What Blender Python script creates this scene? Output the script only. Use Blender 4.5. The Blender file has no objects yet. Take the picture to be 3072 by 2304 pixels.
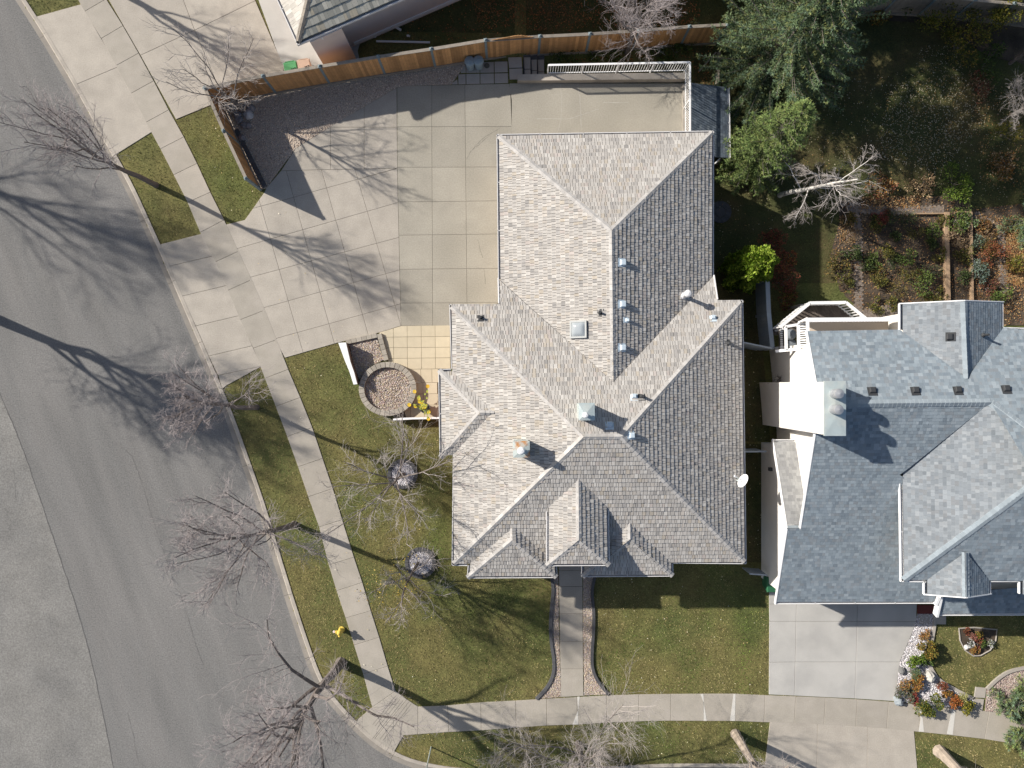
import bpy, math, random
import numpy as np
from mathutils import Vector, Matrix, noise
from mathutils.geometry import tessellate_polygon

random.seed(7)
rng = np.random.default_rng(7)
S = bpy.context.scene
COL = S.collection

# ------------------------------------------------------------------ camera, sky, sun, exposure
H, F = 35.0, 2205.0                       # drone height (m), focal length in photograph pixels
cam_d = bpy.data.cameras.new("camera"); cam = bpy.data.objects.new("camera", cam_d); COL.objects.link(cam)
cam.location = (0, 0, H); cam.rotation_euler = (0, 0, 0)
cam_d.sensor_width = 36.0; cam_d.lens = F / 3072 * 36.0; cam_d.clip_end = 2000; cam_d.clip_start = 0.5
S.camera = cam
SUN_EL = math.radians(30.5); SUN_AZ = math.radians(24.5)
to_sun = Vector((-math.cos(SUN_AZ) * math.cos(SUN_EL), math.sin(SUN_AZ) * math.cos(SUN_EL), math.sin(SUN_EL)))
W = bpy.data.worlds.new("World"); S.world = W; W.use_nodes = True
nt = W.node_tree; bg = nt.nodes["Background"]
sky = nt.nodes.new("ShaderNodeTexSky"); sky.sky_type = 'NISHITA'; sky.sun_disc = False
sky.sun_elevation = SUN_EL; sky.sun_rotation = math.atan2(to_sun.x, to_sun.y)
sky.air_density = 1.0; sky.dust_density = 1.5; sky.ozone_density = 0.8
nt.links.new(sky.outputs[0], bg.inputs[0]); bg.inputs[1].default_value = 0.075
sl = bpy.data.lights.new("sun", 'SUN'); sl.energy = 4.6; sl.angle = math.radians(0.8); sl.color = (1.0, 0.94, 0.85)
so = bpy.data.objects.new("sun", sl); COL.objects.link(so)
so.rotation_euler = to_sun.to_track_quat('Z', 'Y').to_euler(); so.location = to_sun * 60
vs = S.view_settings; vs.view_transform = 'Standard'; vs.look = 'None'; vs.gamma = 1; vs.use_curve_mapping = False
vs.exposure = 0.62

# ------------------------------------------------------------------ survey helpers
CROP = {}
for c, ox in enumerate((0, 760, 1520, 2272)):
    for r, oy in enumerate((0, 560, 1120, 1704)):
        CROP['t%d%d' % (c, r)] = (ox, oy, 800 / 2212)
CROP.update(nd=(2240, 880, 500 / 1728), pl=(1000, 960, 360 / 1810), ct=(840, 60, 300 / 2212), st=(1340, 150, 340 / 2212),
            fc=(600, 200, 300 / 1244), lr=(2040, 170, 200 / 1005), fr=(1340, 1540, 720 / 2212), ng=(2640, 1640, 432 / 1327),
            gd=(2480, 580, 592 / 2212), ch=(1520, 1180, 360 / 2212), nw=(2280, 1160, 280 / 860), sp=(2140, 0, 560 / 1720),
            gr=(1140, 1360, 220 / 912), hy=(960, 1850, 170 / 2212), n=(0, 0, 1.0))
def T(k, x, y):
    ox, oy, s = CROP[k]
    return (ox + x * s, oy + y * s)
def TT(k, *pts):
    return [T(k, x, y) for x, y in pts]
def P(u, v, z=0.0):
    return Vector(((u - 1536) * (H - z) / F, (1152 - v) * (H - z) / F, z))
def sm(x):
    x = min(1.0, max(0.0, x)); return x * x * (3 - 2 * x)
def low(x, y):                             # back yard lies lower than the street side
    a = (0.45 * sm((x - 0.1) / 1.3) + 0.55 * sm((x - 1.8) / 6)) * sm((y - 14.35) / 0.35)
    b = sm((x - 8.15) / 0.6) * sm((y + 3) / 7)
    return -1.4 * max(a, b)
def Gd(u, v, dz=0.0):                      # point on (or dz above) the ground under a photograph pixel
    z = dz
    for i in range(6):
        p = P(u, v, z); z = low(p.x, p.y) + dz
    return P(u, v, z)
def W2(pts, z=0.0):
    return [P(u, v, z).xy for u, v in pts]

# ------------------------------------------------------------------ materials
MATS = {}
def mat(name, col, rough=0.85, var=0.12, scale=3.0, col2=None, mixlo=0.45, mixhi=0.65, mscale=0.6, bump=0.0, bscale=80.0,
        attr=False, orand=0.0, stretch=None, metal=0.0, spec=0.3, fine=0.0, fscale=40.0, trans=0.0):
    if name in MATS: return MATS[name]
    m = bpy.data.materials.new(name); MATS[name] = m; m.use_nodes = True
    t = m.node_tree; N = t.nodes; L = t.links; b = N["Principled BSDF"]
    b.inputs["Roughness"].default_value = rough; b.inputs["Metallic"].default_value = metal
    b.inputs["Specular IOR Level"].default_value = spec
    geo = N.new("ShaderNodeNewGeometry"); vec = geo.outputs["Position"]
    if stretch:
        mp = N.new("ShaderNodeMapping"); mp.vector_type = 'TEXTURE'; mp.inputs["Rotation"].default_value = (0, 0, stretch[0]); mp.inputs["Scale"].default_value = (stretch[1], stretch[2], 1)
        L.new(vec, mp.inputs["Vector"]); svec = mp.outputs[0]
    else: svec = vec
    def nz(sc, det=4.0, v=None):
        n = N.new("ShaderNodeTexNoise"); n.inputs["Scale"].default_value = sc; n.inputs["Detail"].default_value = det
        L.new(v or vec, n.inputs["Vector"]); return n.outputs["Fac"]
    def rmap(src, a, bb, c, d):
        r = N.new("ShaderNodeMapRange"); L.new(src, r.inputs["Value"])
        for i, x in zip(("From Min", "From Max", "To Min", "To Max"), (a, bb, c, d)): r.inputs[i].default_value = x
        return r.outputs[0]
    if attr:
        at = N.new("ShaderNodeVertexColor"); at.layer_name = "Col"; base = at.outputs["Color"]
    else:
        rgb = N.new("ShaderNodeRGB"); rgb.outputs[0].default_value = (*col, 1); base = rgb.outputs[0]
    if col2 is not None:
        mx = N.new("ShaderNodeMix"); mx.data_type = 'RGBA'; L.new(rmap(nz(mscale, 5, svec), mixlo, mixhi, 0, 1), mx.inputs["Factor"])
        L.new(base, mx.inputs["A"]); mx.inputs["B"].default_value = (*col2, 1); base = mx.outputs["Result"]
    fac = rmap(nz(scale, 4.0, svec), 0.25, 0.75, 1 - var, 1 + var)
    def mul(a, bq):
        q = N.new("ShaderNodeMath"); q.operation = 'MULTIPLY'; L.new(a, q.inputs[0]); L.new(bq, q.inputs[1]); return q.outputs[0]
    if fine: fac = mul(fac, rmap(nz(fscale, 2), 0.25, 0.75, 1 - fine, 1 + fine))
    if orand:
        oi = N.new("ShaderNodeObjectInfo"); fac = mul(fac, rmap(oi.outputs["Random"], 0, 1, 1 - orand, 1 + orand))
    vm = N.new("ShaderNodeVectorMath"); vm.operation = 'SCALE'; L.new(base, vm.inputs[0]); L.new(fac, vm.inputs["Scale"])
    L.new(vm.outputs[0], b.inputs["Base Color"])
    if bump:
        bp = N.new("ShaderNodeBump"); bp.inputs["Strength"].default_value = bump; bp.inputs["Distance"].default_value = 0.02
        L.new(nz(bscale, 3), bp.inputs["Height"]); L.new(bp.outputs[0], b.inputs["Normal"])
    if trans:
        b.inputs["Transmission Weight"].default_value = trans
    return m

M_asph = mat("asphalt", (.164, .161, .156), .95, .11, .9, col2=(.188, .182, .175), mixlo=.38, mixhi=.64, mscale=.8, stretch=(math.radians(-69), 5.0, .8), fine=.26, fscale=16, bump=.4, bscale=60)
M_asph2 = mat("asphalt_pale", (.206, .200, .188), .95, .12, .9, col2=(.180, .176, .168), mscale=.4, fine=.28, fscale=14, bump=.4, bscale=60)
M_conc = mat("concrete_drive", (.388, .352, .304), .9, .10, 1.4, col2=(.343, .310, .268), mixlo=.5, mixhi=.75, mscale=.6, fine=.10, fscale=18, orand=.04, bump=.1)
M_conc_o = mat("concrete_old", (.333, .309, .260), .9, .10, 1.1, col2=(.275, .255, .212), mixlo=.48, mixhi=.72, mscale=.55, fine=.11, fscale=16, orand=.05, bump=.12)
M_walk = mat("concrete_walk", (.343, .313, .268), .9, .07, 2.0, col2=(.373, .339, .294), mscale=.9, fine=.08, fscale=20, orand=.06, bump=.1)
M_curb = mat("concrete_curb", (.40, .36, .31), .9, .10, 2.5, col2=(.31, .28, .245), mscale=1.1, fine=.07, fscale=30)
M_gut = mat("concrete_gutter", (.262, .238, .208), .92, .12, 2.0, col2=(.215, .198, .178), mscale=.8, fine=.08, fscale=30)
M_cool = mat("concrete_pale", (.43, .418, .395), .85, .07, 1.0, col2=(.375, .365, .348), mscale=.7, fine=.05, fscale=30)
M_grout = mat("joint_dirt", (.13, .12, .10), .95, .2, 8)
M_patch = mat("patch_concrete", (.55, .53, .49), .85, .05, 6)
M_tan = mat("tan_paver", (.52, .455, .335), .88, .05, 4, fine=.05, orand=.05)
M_greyp = mat("grey_paver", (.36, .33, .295), .9, .06, 4, fine=.06, orand=.07)
M_block = mat("wall_block", (.33, .30, .255), .92, .12, 6, fine=.12, orand=.14, bump=.4, bscale=40)
M_dkblock = mat("dark_block", (.085, .085, .09), .92, .15, 6, fine=.12, orand=.1)
M_ground = mat("turf_soil", (.140, .125, .045), .95, .25, 1.3, col2=(.085, .098, .030), mixlo=.40, mixhi=.62, mscale=.33, fine=.3, fscale=14)
M_soil = mat("garden_soil", (.085, .065, .048), .95, .25, 2.5, col2=(.045, .035, .026), mscale=.9, fine=.25, fscale=30, bump=.6, bscale=25)
M_grass = mat("grass", (.1, .1, .03), .8, .1, 3, attr=True, spec=.15)
M_leaf = mat("leaf", (.1, .1, .03), .75, .08, 5, attr=True, spec=.2)
M_needle = mat("needle", (.1, .1, .03), .7, .15, 2.5, attr=True, spec=.2)
M_stone = mat("gravel", (.1, .1, .03), .9, .12, 20, attr=True)
M_gbase = mat("gravel_bed", (.42, .355, .295), .95, .25, 14, fine=.3, fscale=30)
M_cedar = mat("cedar_shingle", (.4, .4, .4), .9, .08, 4, attr=True, fine=.08, fscale=28, spec=.15)
M_cedar_cap = mat("cedar_cap", (.40, .385, .37), .9, .14, 5, fine=.1, orand=.13, spec=.15)
M_asphs = mat("asphalt_shingle", (.2, .2, .2), .92, .07, 1.0, attr=True, fine=.12, fscale=60, spec=.15)
M_ascap = mat("asphalt_cap", (.265, .305, .335), .92, .1, 5, orand=.08, fine=.1, fscale=60, spec=.15)
M_deck = mat("roof_deck", (.10, .09, .085), .95, .1, 4)
M_deckb = mat("roof_deck_blue", (.075, .085, .10), .95, .1, 4)
M_white = mat("white_paint", (.78, .78, .78), .55, .03, 3)
M_gutter = mat("gutter_metal", (.66, .65, .65), .5, .05, 3)
M_stucco = mat("white_stucco", (.74, .71, .66), .95, .04, 2, fine=.06, fscale=50, bump=.4, bscale=90)
M_beige = mat("beige_stucco", (.50, .42, .34), .95, .05, 2, fine=.06, fscale=50, bump=.4, bscale=90)
M_pink = mat("pink_stucco", (.66, .56, .51), .95, .05, 1.5, fine=.06, fscale=50, bump=.4, bscale=90)
M_brick = mat("red_brick", (.33, .16, .11), .9, .15, 8, orand=.1)
M_ftimber = mat("fence_board", (.47, .255, .11), .8, .13, 5, fine=.14, fscale=30, orand=.26)
M_fgrey = mat("weathered_wood", (.245, .215, .18), .88, .15, 6, fine=.12, fscale=30, orand=.12)
M_fpost = mat("post_paint", (.19, .235, .25), .7, .1, 6)
M_blue = mat("blue_grey_vinyl", (.29, .335, .39), .6, .06, 3, orand=.04)
M_bark = mat("bark_grey", (.175, .150, .138), .9, .25, 5, fine=.2, fscale=30)
M_bark2 = mat("bark_pale", (.37, .31, .255), .9, .22, 4, fine=.2, fscale=25)
M_twig = mat("twig_lilac", (.315, .278, .275), .85, .25, 3)
M_twig2 = mat("twig_grey", (.36, .325, .305), .85, .25, 3)
M_birch = mat("birch_bark", (.62, .59, .55), .8, .1, 5, col2=(.12, .10, .09), mixlo=.60, mixhi=.68, mscale=5)
M_galv = mat("galvanised", (.47, .54, .54), .45, .08, 3, col2=(.56, .60, .57), mscale=2, metal=.35)
M_rust = mat("rusty_sheet", (.47, .52, .50), .5, .08, 3, col2=(.45, .22, .09), mixlo=.46, mixhi=.62, mscale=2.4, metal=.2)
M_vent = mat("vent_pale", (.52, .60, .66), .5, .05, 4)
M_dark = mat("dark_metal", (.045, .047, .05), .55, .1, 4)
M_black = mat("black_rubber", (.02, .02, .022), .7, .1, 4)
M_glass = mat("dark_glass", (.05, .06, .07), .08, .05, 2, spec=.8)
M_skyl = mat("skylight_dome", (.30, .33, .35), .12, .05, 2, spec=.7)
M_yel = mat("hydrant_yellow", (.66, .50, .10), .5, .08, 8)
M_red = mat("red_paint", (.40, .06, .04), .5, .1, 6)
M_can = mat("blue_grey_can", (.25, .32, .365), .5, .08, 4)
M_green = mat("green_plastic", (.10, .34, .14), .5, .06, 4)
M_brown = mat("tan_plastic", (.48, .34, .26), .55, .06, 4)
M_wdeck = mat("deck_board", (.095, .08, .07), .85, .2, 5, orand=.14, fine=.15)
M_dwood = mat("garden_beam", (.34, .235, .15), .9, .2, 4, fine=.2, fscale=25)
M_pbrick = mat("path_brick", (.20, .165, .14), .92, .25, 7, fine=.15)
M_mat = mat("maroon_mat", (.13, .035, .03), .95, .15, 10)
M_rock = mat("boulder", (.46, .44, .40), .9, .2, 4, fine=.12, bump=.5, bscale=20)
M_furn = mat("patio_grey", (.16, .18, .20), .5, .1, 4)

# ------------------------------------------------------------------ mesh builders
def new_mesh(name, V, Fc, cols=None, smooth=False):
    me = bpy.data.meshes.new(name); me.from_pydata([tuple(v) for v in V], [], Fc)
    if cols is not None:
        ca = me.color_attributes.new("Col", 'FLOAT_COLOR', 'POINT')
        ca.data.foreach_set("color", np.asarray(cols, dtype=np.float32).ravel())
    if smooth: me.polygons.foreach_set("use_smooth", [True] * len(me.polygons))
    me.update(); return me
def np_mesh(name, V, Fa, cols=None):       # V (n,3), Fa (m,k)
    me = bpy.data.meshes.new(name); V = np.asarray(V, np.float32); Fa = np.asarray(Fa, np.int32); m, k = Fa.shape
    me.vertices.add(len(V)); me.vertices.foreach_set("co", V.ravel())
    me.loops.add(m * k); me.loops.foreach_set("vertex_index", Fa.ravel())
    me.polygons.add(m); me.polygons.foreach_set("loop_start", np.arange(0, m * k, k, dtype=np.int32))
    me.update(calc_edges=True)
    if cols is not None:
        ca = me.color_attributes.new("Col", 'FLOAT_COLOR', 'POINT'); ca.data.foreach_set("color", np.asarray(cols, np.float32).ravel())
    return me
def link(name, me, m, parent=None, **kw):
    o = bpy.data.objects.new(name, me); COL.objects.link(o)
    if me is not None and m is not None and not me.materials: me.materials.append(m)
    if parent is not None:
        o.parent = parent; o.matrix_parent_inverse = WORLD[parent.name].inverted()
    WORLD[o.name] = Matrix.Identity(4)
    for k, v in kw.items(): o[k] = v
    return o
WORLD = {}
def place(o, loc, rz=0.0, sc=None):
    o.location = loc; o.rotation_euler = (0, 0, rz)
    if sc is not None: o.scale = sc
    return o
def thing(name, label, cat, loc, group=None):
    o = bpy.data.objects.new(name, None); COL.objects.link(o); o.location = loc; o.empty_display_size = .2
    WORLD[o.name] = Matrix.Translation(Vector(loc)); o["label"] = label; o["category"] = cat
    if group: o["group"] = group
    return o
def struct(name, me, m, parent=None):
    return link(name, me, m, parent, **({} if parent else {"kind": "structure"}))
def tag(o, label, cat, group=None):
    o["label"] = label; o["category"] = cat
    if group: o["group"] = group
    return o

class MB:
    def __init__(s): s.v = []; s.f = []; s.c = []
    def add(s, V, Fc, col=None):
        b = len(s.v); s.v += [tuple(p) for p in V]; s.f += [[i + b for i in q] for q in Fc]
        if col is not None: s.c += [(*col[:3], 1.0)] * len(V)
        return s
    def box(s, c, size, rz=0.0, col=None, rot=None):
        x, y, z = (k / 2 for k in size); R = rot if rot is not None else Matrix.Rotation(rz, 3, 'Z'); c = Vector(c)
        V = [c + R @ Vector((i * x, j * y, k * z)) for k in (-1, 1) for i, j in ((-1, -1), (1, -1), (1, 1), (-1, 1))]
        return s.add(V, [[3, 2, 1, 0], [4, 5, 6, 7], [0, 1, 5, 4], [1, 2, 6, 5], [2, 3, 7, 6], [3, 0, 4, 7]], col)
    def beam(s, a, b, w, h, col=None, up=Vector((0, 0, 1))):
        a = Vector(a); b = Vector(b); d = (b - a); L = d.length; d.normalize(); sd = d.cross(up)
        if sd.length < 1e-4: sd = Vector((1, 0, 0))
        sd.normalize(); u2 = sd.cross(d)
        R = Matrix((d, sd, u2)).transposed()
        return s.box((a + b) / 2, (L, w, h), rot=R, col=col)
    def prism(s, poly, z0, z1, ch=0.0, col=None):
        p = [Vector((q[0], q[1])) for q in poly]
        if sum(a.x * b.y - b.x * a.y for a, b in zip(p, p[1:] + p[:1])) < 0: p = p[::-1]
        n = len(p); V = [(q.x, q.y, z0) for q in p]; Fc = []
        if ch:
            V += [(q.x, q.y, z1 - ch) for q in p]; pin = inset(p, ch); V += [(q.x, q.y, z1) for q in pin]; rings = 3
        else:
            V += [(q.x, q.y, z1) for q in p]; rings = 2
        for r in range(rings - 1):
            for i in range(n): j = (i + 1) % n; Fc.append([r * n + i, r * n + j, (r + 1) * n + j, (r + 1) * n + i])
        Fc.append([(rings - 1) * n + i for i in range(n)]); Fc.append([n - 1 - i for i in range(n)])
        return s.add(V, Fc, col)
    def tube(s, pts, rad, sides=6, col=None, cap=True):
        n = len(pts); V = []; Fc = []; ref = None
        for i, p in enumerate(pts):
            d = (pts[min(i + 1, n - 1)] - pts[max(i - 1, 0)])
            if d.length < 1e-6: d = Vector((0, 0, 1))
            d.normalize()
            a = d.orthogonal() if ref is None else (ref - d * ref.dot(d))
            if a.length < 1e-5: a = d.orthogonal()
            a.normalize(); ref = a; b = d.cross(a); r = rad[i] if hasattr(rad, '__len__') else rad
            for k in range(sides):
                t = 2 * math.pi * k / sides; V.append(p + (a * math.cos(t) + b * math.sin(t)) * r)
        for i in range(n - 1):
            for k in range(sides):
                k2 = (k + 1) % sides; Fc.append([i * sides + k, i * sides + k2, (i + 1) * sides + k2, (i + 1) * sides + k])
        if cap and sides > 2: Fc.append([(n - 1) * sides + k for k in range(sides)]); Fc.append([sides - 1 - k for k in range(sides)])
        return s.add(V, Fc, col)
    def lathe(s, c, prof, n=20, axis=Vector((0, 0, 1)), col=None):
        axis = Vector(axis).normalized(); a = axis.orthogonal().normalized(); b = axis.cross(a); V = []; Fc = []; c = Vector(c)
        for r, h in prof:
            for k in range(n):
                t = 2 * math.pi * k / n; V.append(c + axis * h + (a * math.cos(t) + b * math.sin(t)) * max(r, 1e-4))
        for i in range(len(prof) - 1):
            for k in range(n): k2 = (k + 1) % n; Fc.append([i * n + k, i * n + k2, (i + 1) * n + k2, (i + 1) * n + k])
        Fc.append([(len(prof) - 1) * n + k for k in range(n)]); Fc.append([n - 1 - k for k in range(n)])
        return s.add(V, Fc, col)
    def build(s, name, m, parent=None, smooth=False, **kw):
        me = new_mesh(name, s.v, s.f, s.c if s.c else None, smooth); return link(name, me, m, parent, **kw)

def inset(p, d):                            # offset a counter-clockwise polygon inwards
    n = len(p); out = []
    for i in range(n):
        a, b, c = p[i - 1], p[i], p[(i + 1) % n]; e1 = (b - a); e2 = (c - b)
        if e1.length < 1e-6 or e2.length < 1e-6: out.append(b.copy()); continue
        e1.normalize(); e2.normalize(); n1 = Vector((-e1.y, e1.x)); n2 = Vector((-e2.y, e2.x)); k = 1 + n1.dot(n2)
        out.append(b + (n1 + n2) * (d / max(k, .35)))
    return out
def ccw(p):
    p = [Vector((q[0], q[1])) for q in p]
    return p if sum(a.x * b.y - b.x * a.y for a, b in zip(p, p[1:] + p[:1])) > 0 else p[::-1]
def inpoly(x, y, poly):
    c = False; n = len(poly); j = n - 1
    for i in range(n):
        xi, yi = poly[i][0], poly[i][1]; xj, yj = poly[j][0], poly[j][1]
        if (yi > y) != (yj > y) and x < (xj - xi) * (y - yi) / (yj - yi) + xi: c = not c
        j = i
    return c
def inpoly_np(X, Y, poly):
    c = np.zeros(len(X), bool); n = len(poly); j = n - 1
    for i in range(n):
        xi, yi = poly[i][0], poly[i][1]; xj, yj = poly[j][0], poly[j][1]
        if yi != yj:
            c ^= ((yi > Y) != (yj > Y)) & (X < (xj - xi) * (Y - yi) / (yj - yi) + xi)
        j = i
    return c
def clip_half(poly, a, n):                  # keep the side where (p-a).n >= 0
    out = []; m = len(poly)
    for i in range(m):
        p, q = poly[i], poly[(i + 1) % m]; dp = (p - a).dot(n); dq = (q - a).dot(n)
        if dp >= 0: out.append(p)
        if (dp >= 0) != (dq >= 0): out.append(p + (q - p) * (dp / (dp - dq)))
    return out
def clip_convex(poly, tri):
    for i in range(len(tri)):
        a = tri[i]; b = tri[(i + 1) % len(tri)]; e = b - a; poly = clip_half(poly, a, Vector((-e.y, e.x)))
        if len(poly) < 3: return []
    return poly
def parea(p):
    return .5 * sum(a.x * b.y - b.x * a.y for a, b in zip(p, p[1:] + p[:1]))
def split_by(polys, a, b):
    a = Vector(a); b = Vector(b); e = b - a; n = Vector((-e.y, e.x)); out = []
    for p in polys:
        for s_ in (1, -1):
            q = clip_half(p, a, n * s_)
            if len(q) > 2 and abs(parea(q)) > .02: out.append(q)
    return out
# ------------------------------------------------------------------ ground, road, curb
CURB = ([(-190, -420), (-60, -230)] + TT('t00', (210, 0), (300, 125), (640, 690), (770, 930), (960, 1280), (1090, 1500)) +
        TT('t01', (1330, 480), (1520, 920), (1740, 1430)) + TT('t02', (1930, 330), (2130, 890)) + TT('t12', (110, 1130), (270, 1659)) +
        TT('t13', (350, 300), (450, 600), (520, 800), (600, 1000), (720, 1130), (850, 1270), (1000, 1420), (1170, 1525), (1300, 1590), (1600, 1652)) +
        [(1480, 2312), (1700, 2306), (2001, 2291), (2279, 2292), (2600, 2322), (3072, 2400), (3500, 2490)])
def resample(poly, step):
    p = [Vector(q) for q in poly]; out = [p[0]]
    for a, b in zip(p, p[1:]):
        n = max(1, round((b - a).length / step))
        out += [a + (b - a) * (i / n) for i in range(1, n + 1)]
    return out
def smooth_line(p, it=3):
    p = [Vector(q) for q in p]
    for _ in range(it):
        p = [p[0]] + [(p[i - 1] + p[i] * 2 + p[i + 1]) / 4 for i in range(1, len(p) - 1)] + [p[-1]]
    return p
curb_line = smooth_line(resample(W2(CURB), .45), 4)           # back edge of the curb
def off_line(line, d):
    out = []
    for i, p in enumerate(line):
        t = line[min(i + 1, len(line) - 1)] - line[max(i - 1, 0)]; t.normalize(); out.append(p + Vector((t.y, -t.x)) * d)
    return out
# travelling down the list the road is on the right-hand side
road_edge = off_line(curb_line, .46)
curb_face = off_line(curb_line, .19)
cl_np = np.array([(p.x, p.y) for p in off_line(curb_line, .2)])
road_poly = [tuple(p) for p in off_line(curb_line, .2)] + [(60, -40), (60, -90), (-90, -90), (-90, 40), (-50, 60)]

xs = np.concatenate([[-220, -140, -90, -60, -45], np.arange(-36, 36.01, .2), [45, 60, 90, 140, 220]])
ys = np.concatenate([[-220, -140, -90, -60, -40], np.arange(-28, 28.01, .2), [40, 60, 90, 140, 220]])
GX, GY = np.meshgrid(xs, ys); gx = GX.ravel(); gy = GY.ravel()
onroad = inpoly_np(gx, gy, road_poly)
def smn(x): x = np.clip(x, 0, 1); return x * x * (3 - 2 * x)
def low_np(x, y):
    a = (0.45 * smn((x - 0.1) / 1.3) + 0.55 * smn((x - 1.8) / 6)) * smn((y - 14.35) / 0.35)
    b = smn((x - 8.15) / 0.6) * smn((y + 3) / 7)
    return -1.4 * np.maximum(a, b)
gz = np.where(onroad, -.32, -.035 + low_np(gx, gy))
nx, ny = len(xs), len(ys); idx = np.arange(nx * ny).reshape(ny, nx)
fq = np.stack([idx[:-1, :-1].ravel(), idx[:-1, 1:].ravel(), idx[1:, 1:].ravel(), idx[1:, :-1].ravel()], 1)
ground = struct("ground", np_mesh("ground", np.stack([gx, gy, gz], 1), fq), M_ground)

rp = [Vector(p) for p in road_edge] + [Vector((60, -36)), Vector((60, -80)), Vector((-70, -80)), Vector((-70, 50))]
def flat(poly, z):
    tri = tessellate_polygon([[Vector((p[0], p[1], 0)) for p in poly]]); return [(p[0], p[1], z) for p in poly], [list(t) for t in tri]
v_, f_ = flat(rp, -.13)
f_ = [t if (Vector(v_[t[1]]) - Vector(v_[t[0]])).cross(Vector(v_[t[2]]) - Vector(v_[t[0]])).z > 0 else t[::-1] for t in f_]
road = struct("road", new_mesh("road", v_, f_), M_asph)
seam = W2(TT('n', (-260, 900), (-90, 1020)) + TT('t02', (0, 160), (200, 650), (370, 1150), (540, 1659)) + TT('t03', (610, 250), (730, 640), (840, 1130), (940, 1659)) + [(365, 2420), (385, 2600)], -.13)
seam = smooth_line(resample(seam, .8), 2)
v_, f_ = flat([tuple(p) for p in seam] + [(-30, -40), (-50, -40), (-50, 10), (-34, 10)], -.126)
f_ = [t if (Vector(v_[t[1]]) - Vector(v_[t[0]])).cross(Vector(v_[t[2]]) - Vector(v_[t[0]])).z > 0 else t[::-1] for t in f_]
link("paving_lane", new_mesh("paving_lane", v_, f_), M_asph2, road)
M_crack = mat("crack_tar", (.125, .12, .115), .95, .2, 6)
def ribbon(mb, line, w, z, jit=0.0):
    line = [Vector(p) for p in line]; V = []
    for i, p in enumerate(line):
        t = line[min(i + 1, len(line) - 1)] - line[max(i - 1, 0)]; t.normalize(); nn = Vector((-t.y, t.x)) * (w / 2 * random.uniform(.4, 1.5) if jit else w / 2)
        o = Vector((random.uniform(-jit, jit), random.uniform(-jit, jit))); V += [(*(p + nn + o), z), (*(p - nn + o), z)]
    mb.add(V, [[2 * i, 2 * i + 1, 2 * i + 3, 2 * i + 2] for i in range(len(line) - 1)])
mb = MB(); ribbon(mb, resample([tuple(p) for p in seam], .25), .022, -.122, .016); mb.build("seam_crack", M_crack, road)
for pts in (TT('t02', (0, 830), (120, 795), (130, 1050), (150, 980)), TT('t02', (370, 1150), (240, 1200), (120, 1230)), TT('t02', (950, 560), (1100, 690), (1200, 980), (1310, 1350), (1400, 1600)),
            TT('t03', (1490, 200), (1580, 480), (1650, 720), (1690, 800)), TT('t03', (1060, 1200), (1110, 1400), (1150, 1640))):
    mb = MB(); ribbon(mb, resample(W2(pts, -.13), .2), .008, -.1225, .02); mb.build("crack", M_crack, road)

# curb and gutter in cast sections
curb = thing("curb", "pale concrete curb with gutter running along the road edge", "curb", (*curb_line[20], 0)); curb["kind"] = "structure"
del curb["category"], curb["label"]
n = len(curb_line); i = 0
while i < n - 2:
    j = min(i + 7, n - 1); c = MB(); g = MB(); prev = None
    for k in range(i, j + 1):
        b = curb_line[k]; fce = curb_face[k]; e = road_edge[k]
        if k == i or k == j:
            t = curb_line[min(k + 1, n - 1)] - curb_line[max(k - 1, 0)]; t.normalize(); sft = t * (.007 if k == i else -.007); b = b + sft; fce = fce + sft; e = e + sft
        fm = fce.lerp(b, .18)
        ringc = [(*b, -.25), (*b, .003), (*fm, .003), (*fce, -.03), (*fce.lerp(e, .12), -.112), (*fce, -.25)]
        ringg = [(*fce, -.12), (*e, -.124), (*e, -.25), (*fce, -.25)]
        if prev:
            for mbx, r0, r1 in ((c, prev[0], ringc), (g, prev[1], ringg)):
                m_ = len(r0); mbx.add(r0 + r1, [[q, (q + 1) % m_, m_ + (q + 1) % m_, m_ + q] for q in range(m_)])
        prev = (ringc, ringg)
    c.build("curb_section", M_curb, curb); g.build("gutter_section", M_gut, curb); i = j

# ------------------------------------------------------------------ slabs
HARD = []                                   # plan polygons where no grass grows
def slab(parent, poly, z1, m, name="slab", gap=.006, th=.1, ch=.008, hard=True):
    p = ccw(poly)
    if hard: HARD.append([tuple(q) for q in p])
    p = inset(p, gap)
    return MB().prism(p, z1 - th, z1, ch).build(name, m, parent)
def bed(poly, z, m, name, parent=None, hard=True):
    p = ccw(poly)
    if hard: HARD.append([tuple(q) for q in p])
    mb = MB().prism(p, z - .1, z); return mb.build(name, m, parent, **({} if parent else {"kind": "structure"}))

pairs = (TT('t00', (520, -230), (740, -330)), TT('t00', (600, -90), (800, -170)), TT('t00', (700, 95), (880, -10)), TT('t00', (840, 318), (1020, 212)), TT('t00', (960, 545), (1150, 440)),
         TT('t00', (1085, 775), (1275, 670)), TT('t00', (1210, 1015), (1400, 910)), TT('t00', (1330, 1235), (1525, 1135)), TT('t00', (1440, 1450), (1635, 1355)),
         TT('t01', (1555, 130), (1745, 45)), TT('t01', (1660, 380), (1860, 275)), TT('t01', (1785, 625), (1980, 535)), TT('t01', (1890, 860), (2090, 770)),
         TT('t01', (1990, 1105), (2200, 1022)), TT('t11', (0, 1340), (195, 1268)), TT('t11', (95, 1590), (290, 1515)), TT('t12', (185, 275), (390, 200)),
         TT('t12', (280, 525), (490, 450)), TT('t12', (370, 775), (575, 705)), TT('t12', (455, 1025), (660, 955)), TT('t12', (545, 1275), (738, 1215)),
         TT('t12', (625, 1590), (835, 1525)), TT('t13', (690, 190), (905, 120)), TT('t13', (765, 415), (975, 355)), TT('t13', (835, 640), (1045, 575)),
         TT('t13', (910, 880), (1115, 815)), TT('t13', (985, 1155), (1180, 1020)))
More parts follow.
